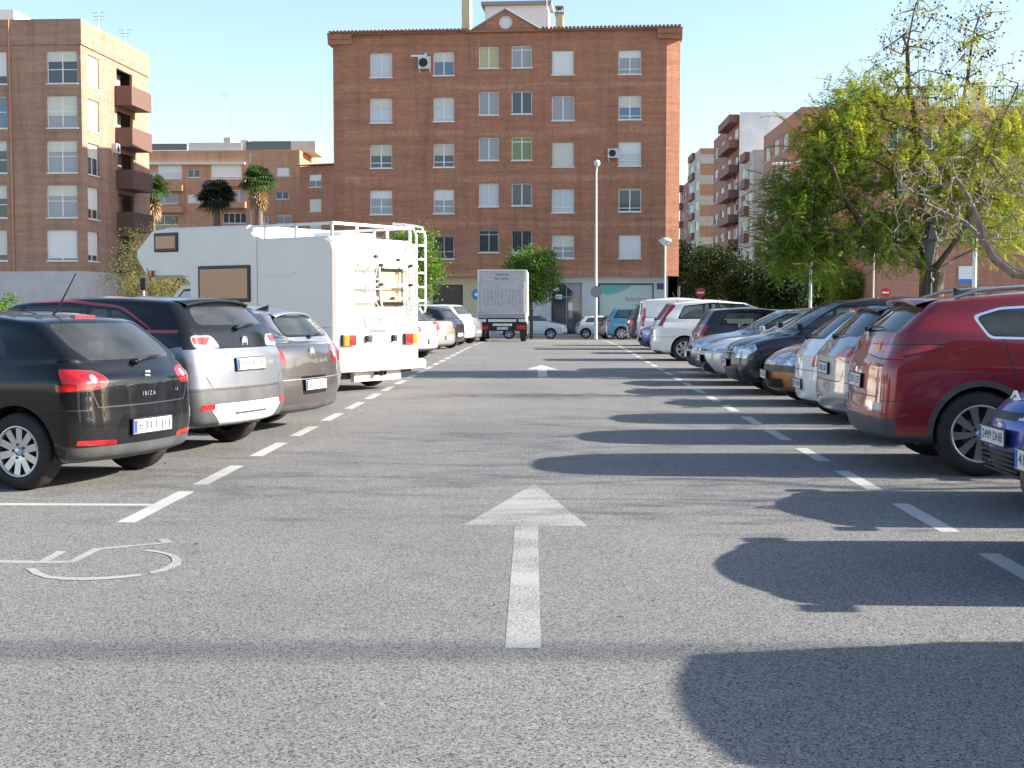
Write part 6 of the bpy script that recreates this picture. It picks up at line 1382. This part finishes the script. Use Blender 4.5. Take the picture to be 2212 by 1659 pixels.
def big_tree():
    rng = np.random.default_rng(11); Y = 29.0; W3 = lambda px, py, dy=0: np.array(atY(px, py, Y+dy))
    base = W3(2012, 700); base[2] = .1; sk = [(base, -1)]
    def add(par, pts):
        k = par
        for p in pts: sk.append((W3(*p), k)); k = len(sk)-1
        return k
    t0 = add(0, [(2012, 640), (2014, 590)]); 
    a = add(t0, [(1975, 560, -.2), (1925, 535, -.5), (1870, 510, -.8), (1820, 500, -1.0), (1780, 490, -1.2)]); b2 = add(a-2, [(1860, 470, -1), (1820, 420, -1.3), (1800, 360, -1.3)])
    c = add(t0, [(1990, 540, .4), (1960, 500, .6), (1940, 440, .8), (1925, 380, .9), (1900, 320, .9)]); 
    d = add(t0, [(2010, 500, .2), (1995, 430, .3), (1985, 350, .2), (1980, 270, .1), (1962, 190, 0), (1960, 100, 0), (1975, 20, 0)]); d2 = add(d-2, [(1965, 230, .3), (1930, 170, .4), (1880, 130, .4)])
    e = add(t0+3+3+5+1, [(2060, 330, .3), (2075, 250, .4), (2090, 170, .4), (2100, 90, .4), (2120, 10, .4)])
    f = add(t0, [(2050, 540, -.4), (2085, 490, -.6), (2110, 420, -.6), (2135, 340, -.5), (2165, 260, -.4), (2200, 180, -.4)])
    g_ = add(t0, [(1960, 570, 1.0), (1900, 545, 1.6), (1830, 540, 2.0), (1760, 545, 2.2)]); h = add(t0, [(2060, 560, 1), (2120, 520, 1.6), (2190, 470, 2.0)])
    T = []; kind = []
    def blob(px, py, rx, ry, n, k, dy=1.6):
        q = ellip(rng, (0, 0, 0), (1, 1, 1), n, .5)
        for v in q: T.append(W3(px+v[0]*rx, py+v[2]*ry, v[1]*dy)); kind.append(k)
    blob(1735, 470, 100, 95, 70, 0); blob(1760, 550, 110, 60, 55, 0); blob(1800, 360, 100, 90, 75, 0); blob(1760, 300, 50, 40, 18, 1); blob(1840, 220, 60, 50, 20, 1); blob(1870, 470, 95, 85, 55, 0); blob(1850, 290, 85, 75, 42, 1); blob(1930, 520, 70, 55, 32, 0); blob(1700, 420, 60, 50, 26, 0)
    blob(1980, 380, 100, 95, 60, 1); blob(2090, 380, 110, 110, 60, 1); blob(2150, 480, 90, 80, 45, 1); blob(2030, 470, 90, 60, 30, 0); blob(1890, 230, 90, 60, 40, 2); blob(2010, 110, 120, 120, 75, 3, 1.3); blob(2100, 110, 95, 120, 65, 3, 1.3); blob(1990, 30, 70, 60, 22, 3, 1.0); blob(2120, 40, 70, 60, 20, 3, 1.0); blob(2190, 300, 70, 120, 45, 1); blob(1930, 150, 90, 100, 45, 3, 1.2); blob(2050, 250, 120, 75, 50, 2)
    blob(1690, 540, 55, 50, 24, 0)
    kd = {tuple(np.round(t, 4)): k for t, k in zip(T, kind)}
    def lv(E, rng, pos, par, r):
        K = np.array([kd[tuple(np.round(e, 4))] for e in E]); cc = W3(1930, 430); o = E-cc; o /= np.maximum(np.linalg.norm(o, axis=1, keepdims=True), .1)
        G = []; Yl = []
        for k, rep, in ((0, 8), (1, 6), (2, 4)):
            e = E[K == k]; q = np.repeat(e, rep, 0)+rng.normal(0, .13, (len(e)*rep, 3)); oo = np.repeat(o[K == k], rep, 0)*.5+rng.normal(0, .6, (len(e)*rep, 3)); oo[:, 2] += .05
            (G if k == 0 else Yl).append(frond_quads(q, oo, rng, 13, .44, .11, .18))
            if k == 1: G.append(frond_quads(q[::2], oo[::2], rng, 11, .5, .13))
        e3 = E[K == 3]; q = e3[::2]; Yl.append(frond_quads(np.repeat(q, 3, 0), rng.normal(0, 1, (len(q)*3, 3)), rng, 8, .32, .09))
        pods = leaf_quads(np.concatenate([e3, E[K == 2]]), rng, .07, 4, .12, 1.0, .8)
        return [(np.concatenate(G), 'leaf_feather'), (np.concatenate(Yl), 'leaf_yellow'), (pods, 'seed')]
    root = tree('tree', tuple(base), sk, T, 12, 'bark', 'leaf_feather', lv, 'large feathery green tree with bare yellowing top behind the red crossover', r0=.27, step=.4, wob=.14)
    return root
def bare_tree():
    rng = np.random.default_rng(21); Y = 22.0; W3 = lambda px, py, dy=0: np.array(atY(px, py, Y+dy)); base = W3(2330, 700); base[2] = .1; sk = [(base, -1)]
    def add(par, pts):
        k = par
        for p in pts: sk.append((W3(*p), k)); k = len(sk)-1
        return k
    t = add(0, [(2325, 650), (2300, 610)]); a = add(t, [(2240, 600), (2190, 590), (2150, 560), (2125, 520), (2110, 470), (2095, 430)]); b = add(a-2, [(2085, 480, .3), (2040, 460, .4), (2000, 440, .4)]); add(t, [(2290, 540), (2270, 470), (2240, 420)]); add(a, [(2070, 390), (2030, 400)])
    T = [W3(px, py, rng.normal(0, .5)) for px, py in [(rng.uniform(1930, 2290), rng.uniform(340, 520)) for _ in range(520)]]
    def lv(E, rng, pos, par, r): return leaf_quads(E[::4], rng, .07, 3, .12, .6, .7)
    tree('bare_tree', tuple(base), sk, T, 22, 'barkgrey', 'leaf_tan', lv, 'bare tree with curling pale twigs reaching in from the right edge', r0=.115, step=.13, wob=.22, kink=.022, tip=.0042, pw=2.35)
def round_tree(name, base, H, rad, trunkh, seed, leafm, label, nT=60, nl=60, size=.12, group=None, barkm='bark', spread=.28, r0=.12, cz=None, droop=.3):
    rng = np.random.default_rng(seed); base = np.array(base, float); c = base+[0, 0, (H+trunkh)/2 if cz is None else cz]; hz = (H-trunkh)/2
    sk = [(base, -1), (base+[0, 0, trunkh*.6], 0), (base+[rng.normal(0, .1), rng.normal(0, .1), trunkh], 1)]
    for k in range(5): a = k*1.256+rng.uniform(0, 1); sk.append((base+[math.cos(a)*rad*.35, math.sin(a)*rad*.35, trunkh+hz*.6], 2))
    T = list(ellip(rng, c, (rad, rad, hz), nT, .4))
    for _ in range(4):      # uneven outline
        a = rng.uniform(0, 6.28); o = c+np.array([math.cos(a)*rad*.75, math.sin(a)*rad*.75, rng.uniform(-.3, .7)*hz]); T += list(ellip(rng, o, (rad*.4, rad*.4, hz*.35), nT//8, .5))
    lv = lambda E, rng, pos, par, r: leaf_quads(E, rng, size, nl, spread, droop, .55)
    return tree(name, tuple(base), sk, T, seed, barkm, leafm, lv, label, group=group, r0=r0, step=.5, wob=.1)
def palm(base, H, seed, label, m='leaf_palm', dead=True, R_=1.6, lean=0):
    rng = np.random.default_rng(seed); root = empty('palm_tree', base, label=label, cat='palm tree', group='fan palms behind the motorhome'); b = MB(); b.smooth = True
    pts = [(lean*(k/10)**2+.06*math.sin(k), 0, H*k/10) for k in range(11)]; b.tube(pts, [.34-.014*k+.02*(k % 2) for k in range(11)], 10); b.build('trunk', noisy(mat('palm trunk', (.16, .12, .09), .95), .3, 6, (1, 1, 5)), root)
    top = np.array([lean, 0, H]); Q = []; Qd = []
    def fan(o, d, L, n, Q, dr):
        d = d/np.linalg.norm(d); s = np.cross(d, [0, 0, 1.]); s /= max(np.linalg.norm(s), 1e-6); up = np.cross(s, d); st = o+d*L*.45; w = .02; Q.append([o-s*w, o+s*w, st+s*w, st-s*w])
        for k in range(n):
            a = (k/(n-1)-.5)*math.pi*1.25; e = d*math.cos(a)+s*math.sin(a); t1 = st+e*L*.40; t2 = st+e*L*.62+np.array([0, 0, -dr*L*.22]); ww = np.cross(e, up)*L*.045; Q.append([st, t1+ww, t2, t1-ww])
    for _ in range(46): a = rng.uniform(0, 6.28); el = rng.uniform(-.45, 1.3); fan(top, np.array([math.cos(a)*math.cos(el), math.sin(a)*math.cos(el), math.sin(el)]), R_*rng.uniform(.8, 1.1), 15, Q, 1)
    if dead:
        for _ in range(26): a = rng.uniform(0, 6.28); fan(top-[0, 0, rng.uniform(.1, .9)], np.array([math.cos(a)*.45, math.sin(a)*.45, -1.]), R_*rng.uniform(.7, .95), 9, Qd, .5)
    quads_np('fronds', np.array(Q), M[m], root)
    if Qd: quads_np('dead_fronds', np.array(Qd), M['palm_dead'], root)

def lamp_post(base, H, r, label, kind):
    root = empty('street_lamp', base, label=label, cat='street lamp', group='street lamps'); b = MB()
    if kind == 'tall':
        b.tube([(0, 0, 0), (0, 0, .5), (0, 0, H*.6), (.0, 0, H-.5), (.03, -.05, H-.15)], [r*1.35, r*1.1, r*.8, r*.6, r*.55], 12); b.build('post', M['lamppost'], root)
        b = MB(); b.lathe([(.001, .22), (.12, .18), (.17, .05), (.15, -.05), (.06, -.16), (.001, -.16)], 14, 'z', True, (.03, -.08, H-.05)); b.build('lantern', M['lamppost'], root)
    elif kind == 'mushroom':
        b.tube([(0, 0, 0), (0, 0, H-.2)], [r, r*.8], 10); b.build('post', M['lamppost'], root)
        b = MB(); b.lathe([(.001, .17), (.18, .14), (.33, .03), (.34, -.03), (.30, -.05)], 18, 'z', True, (0, 0, H-.05)); b.build('shade', mat('pale green lamp shade', (.42, .50, .44), .4), root); b = MB(); b.lathe([(.29, -.05), (.16, -.20), (.08, -.24), (.001, -.24)], 14, 'z', True, (0, 0, H-.05)); b.build('globe', M['clear'], root)
    elif kind == 'classic':
        b.tube([(0, 0, 0), (0, 0, .35), (0, 0, .9), (0, 0, H-.75)], [r*2.2, r*1.8, r*1.0, r*.85], 12); b.lathe([(r*1.6, 0), (r*1.8, .04), (r*1.6, .08)], 12, 'z', True, (0, 0, H-.95)); b.build('post', M['black'], root)
        b = MB(); b.lathe([(.05, -.60), (.07, -.55), (.15, -.12)], 6, 'z', False, (0, 0, H)); b.build('glass', M['winglass'], root)
        b = MB(); b.lathe([(.19, -.13), (.185, -.09), (.12, .08), (.04, .12), (.03, .22), (.001, .24)], 6, 'z', False, (0, 0, H)); b.build('roof_cap', M['black'], root)
    else:
        b.tube([(0, 0, 0), (0, 0, H)], [r, r*.7], 10); b.tube([(-1.1, 0, H-.15), (0, 0, H), (.9, 0, H+.12)], .04, 8) if kind == 'double' else b.tube([(0, 0, H-.02), (-.4, 0, H+.03)], .03, 8); b.build('post', M['lamppost'], root)
        for x, z in (((-1.45, H-.18), (1.2, H+.12)) if kind == 'double' else ((-.6, H+.03),)): b = MB(); bm_box(b, (x, 0, z), (.38, .14, .06), .05); b.build('lantern', M['white'], root)
def round_sign(base, H, rad, face, label, kind, post=True):
    """face: direction (world xy) the front looks"""
    root = empty('road_sign', base, math.atan2(face[1], face[0]), label=label, cat='road sign', group='round road signs')
    if post: b = MB(); b.tube([(-.04, 0, 0), (-.04, 0, H+rad)], .03, 8); b.build('post', M['galv'], root)
    b = MB(); b.lathe([(.001, -.012), (rad, -.012), (rad, .0), (.001, .0)], 28, 'x', False, (0, 0, H)); d = b.build('disc', M['signback'], root)
    b = MB(); b.lathe([(rad*.99, .004), (.001, .004)], 28, 'x', False, (0, 0, H)); 
    f = b.build('sign_face', M['signred'] if kind == 'noentry' else M['signblue'] if kind == 'blue' else M['signback'], root)
    if kind in ('noentry', 'blue'):
        b = MB(); bm_box(b, (.007, 0, H), (.003, rad*.68, rad*.17), .001)
        if kind == 'blue': b = MB(); b.prism([(-rad*.6, 0), (-.1*rad, rad*.4), (-.1*rad, rad*.15), (rad*.6, rad*.15), (rad*.6, -rad*.15), (-.1*rad, -rad*.15), (-.1*rad, -rad*.4)], (0, 1, 0), (0, 0, 1), (1, 0, 0), (.005, 0, H), .003)
        b.build('sign_symbol', M['signwhite'], root)

def litter():
    rng = np.random.default_rng(5); n = 130; x = rng.uniform(-8, 9, n); y = rng.uniform(4, 40, n)**1.0; z = np.array([gz(v) for v in y])+.007; a = rng.uniform(0, 6.28, n); s = rng.uniform(.008, .018, n)
    c = np.stack([x, y, z], 1); u = np.stack([np.cos(a)*s, np.sin(a)*s, rng.uniform(0, .012, n)], 1); v = np.stack([-np.sin(a)*s*.5, np.cos(a)*s*.5, rng.uniform(0, .01, n)], 1)
    tag(quads_np('fallen_leaves', np.stack([c-u, c+v, c+u, c-v], 1), M['leaf_tan']), kind='stuff')
def street_things():
    p = atY(1287, 700, 70); lamp_post((p.x, 70, gz(70)), 9.25, .075, 'tall white street lamp standing before the shop window at the lane end', 'tall')
    z = atY(1288, 630, 69.8).z-gz(70); round_sign((atY(1288, 630, 69.8).x, 69.8, gz(70)), z, .31, (0, 1), 'grey back of a round road sign on the tall street lamp post', 'back', False)
    p = atY(1437, 520, 66); lamp_post((p.x, 66, gz(66)), p.z-gz(66)+.05, .055, 'slim lamp with mushroom shade at the right corner of the brick block', 'mushroom')
    Y = 27.2; p = atY(2010, 508, Y); lamp_post((p.x, Y, .13), p.z-.13, .055, 'black classic lantern lamp in front of the big tree trunk', 'classic')
    p = atY(2109, 400, 48); lamp_post((p.x, 48, .13), 6.6, .09, 'white lamp post right of the big trunk rising into the crown', 'single')
    p = atY(1888, 540, 70); lamp_post((p.x, 70, gz(70)+.0), p.z-gz(70)+.1, .05, 'thin pale lamp post left of the big trunk, small head under the branches', 'single')
    p = atY(1745, 345, 62); lamp_post((p.x+.2, 62, gz(62)), p.z-gz(62), .08, 'twin-headed street lamp whose white heads show through the green crown', 'double')
    p = atY(541, 330, 95); b = MB(); b.tube([(0, 0, 0), (0, 0, p.z-gz(95))], .07, 8); o = b.build('flag_pole', M['lamppost']); o.location = (p.x, 95, gz(95)); tag(o, 'thin pale pole beside the tallest fan palm', 'pole')
    for px, Y, lab in ((1513, 84, 'no entry sign in front of the dark street trees, left of the feathery crown'), (1913, 72, 'no entry sign just left of the big tree trunk')):
        p = atY(px, 632, Y); round_sign((p.x, Y, gz(Y)), p.z-gz(Y), 10*Y/FP*1.05, (0, -1), lab, 'noentry')
    p = atY(1031, 636, 75); round_sign((p.x, 75, gz(75)), p.z-gz(75), .32, (0, -1), 'round blue arrow sign peeping out left of the truck', 'blue')
    p = atY(1466, 632, 76); round_sign((p.x, 76, gz(76)), p.z-gz(76), .36, (-.93, .3), 'round road sign seen nearly edge-on at the right corner of the brick block', 'noentry')
    p = atY(310, 600, 40); b = MB(); b.mi = 0; b.tube([(0, 0, 0), (0, 0, p.z-.35)], .035, 8); b.mi = 1; b.box(-.09, .09, -.08, .08, p.z-.38, p.z+.0, .02); o = b.build('marker_post', [M['lamppost'], M['black']]); o.location = (p.x, 40, 0); tag(o, 'thin white post with small dark cap under the motorhome bunk', 'post')
    # small trees at the foot of the brick block
    p = atY(1148, 650, 78); round_tree('orange_tree', (p.x, 78, gz(78)), 5.3, 1.6, 2.2, 31, 'leaf_orange', 'bright green citrus tree just right of the truck', 70, 130, .17, spread=.30, r0=.10)
    p = atY(905, 650, 70); round_tree('orange_tree', (p.x-.2, 70, gz(70)), 5.9, 1.5, 2.0, 32, 'leaf_orange', 'bright green citrus tree showing right of the motorhome ladder', 70, 120, .17, spread=.30, r0=.10)
    for i, (px, Y, H, rad, lab) in enumerate(((1497, 108, 7.4, 2.2, 'dark evergreen street tree nearest the corner of the brick block'), (1560, 98, 6.6, 2.3, 'dark evergreen street tree behind the no entry sign'), (1620, 92, 4.9, 1.7, 'dull green street tree at the left foot of the feathery crown'), (1690, 88, 4.4, 1.6, 'dark street tree with thin trunk beneath the feathery crown'), (1765, 90, 4.3, 1.6, 'dark street tree before the orange pillar'), (1535, 130, 8.0, 2.8, 'dark evergreen tree farthest down the side street'))):
        p = atY(px, 650, Y); round_tree('street_tree', (p.x, Y, gz(Y)), H, rad, 1.7, 40+i, 'leaf_dark', lab, 75, 100, .22, 'dark trees along the side street', spread=.38, r0=.13)
    p = atY(1830, 650, 80); round_tree('street_tree', (p.x, 80, gz(80)), 4.2, 1.4, 2.0, 48, 'leaf_feather', 'small green street tree between the orange pillar and the second no entry sign', 45, 90, .16, 'dark trees along the side street', spread=.3, r0=.09)
    # scrubby tan trees left
    p = atY(330, 640, 60)
    for i, (px, Y, H, rad, lab) in enumerate(((300, 64, 4.9, 1.9, 'tan leafless-looking shrub tree at the corner of the brown block'), (385, 66, 5.9, 2.4, 'wide tan and green scrubby tree above the motorhome bunk'), (440, 68, 5.0, 1.6, 'tan scrubby tree beside the dark palm'), (340, 58, 2.9, 1.8, 'low scrub showing through the gap under the motorhome bunk'))):
        p = atY(px, 640, Y); round_tree('scrub_tree', (p.x, Y, 0), H, rad, .9, 60+i, 'leaf_tan', lab, 110, 42, .10, 'tan scrubby trees on the left', 'barkgrey', spread=.24, r0=.08)
    p = atY(557, 400, 83); palm((p.x, 83, gz(83)), atY(557, 392, 83).z-gz(83), 71, 'tallest fan palm with a skirt of dead fronds before the orange block', R_=1.3)
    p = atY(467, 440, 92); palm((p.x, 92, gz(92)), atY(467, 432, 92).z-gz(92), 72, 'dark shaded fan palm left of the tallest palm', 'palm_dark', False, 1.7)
    p = atY(327, 440, 107); palm((p.x, 107, gz(107)), atY(322, 415, 107).z-gz(107), 73, 'sunlit yellow-green fan palm at the edge of the brown block', R_=1.7)
    # shrub with red awning at the left edge
    p = atY(-5, 640, 45); round_tree('flowering_shrub', (p.x, 45, 0), 2.0, .55, .4, 80, 'leaf_orange', 'small green shrub at the left edge above the black hatchback', 30, 60, .10, spread=.15, r0=.03)
    # roof aerials
    for i, (px, py, Y, h_, lab) in enumerate(((487, 288, 162, 5, 'tall thin aerial mast on the orange block roof'), (213, 60, 95, 1.2, 'small aerial on the brown block roof near the corner'), (270, 90, 98, 1.0, 'small aerial at the far end of the brown block roof'), (1688, 238, 200, 5, 'thin aerial above the white gable wall'))):
        p = atY(px, py, Y); b = MB(); b.tube([(0, 0, -2 if i in (1, 2) else -.3), (0, 0, h_)], .035, 5)
        for k in range(3): b.tube([(-.5+.1*k, 0, h_-.15-.25*k), (.5-.1*k, 0, h_-.15-.25*k)], .02, 4)
        o = b.build('roof_aerial', M['galv']); o.location = (p.x, Y, p.z); tag(o, lab, 'aerial', 'roof aerials')
    # trees to the right, outside the frame: their thin branches cast the streaks over the lane
    for i, (x, y, H, rad, nt_, lab) in enumerate(((14.5, 11.6, 9.5, 2.7, 200, 'nearest'), (17, 15.3, 10, 3.0, 260, 'middle'), (18.5, 19.0, 9.5, 2.8, 180, 'farthest'))):
        rng = np.random.default_rng(90+i); base = np.array([x, y, .0]); sk = [(base, -1), (base+[0, 0, 1.5], 0), (base+[.2, 0, 3.0], 1)]+[(base+[math.cos(a)*1.0, math.sin(a)*1.0, 5.0], 2) for a in (0, 1.3, 2.6, 3.9, 5.2)]
        tree('bare_tree', tuple(base), sk, list(ellip(rng, base+[0, 0, H*.62], (rad, rad, H*.34), nt_, .5)), 90+i, 'barkgrey', 'leaf_yellow', lambda E, rng, pos, par, r: leaf_quads(E, rng, .10, 6, .3, .4, .6), lab+' bare tree outside the picture on the right, casting streaky shade', group='bare trees outside the frame', r0=.14, step=.5, wob=.15)
    b = MB(); b.tube([(0, 0, 0), (0, 0, 20)], [.09, .07], 10); o = b.build('light_mast', M['galv']); o.location = (36, 6.35, 0); tag(o, 'tall light mast outside the picture on the right, its soft shadow crosses the foreground', 'light mast')
build_ground(); main_block(); left_block(); far_blocks(); build_cars(); motorhome(); truck(); street_things(); big_tree(); bare_tree(); litter()
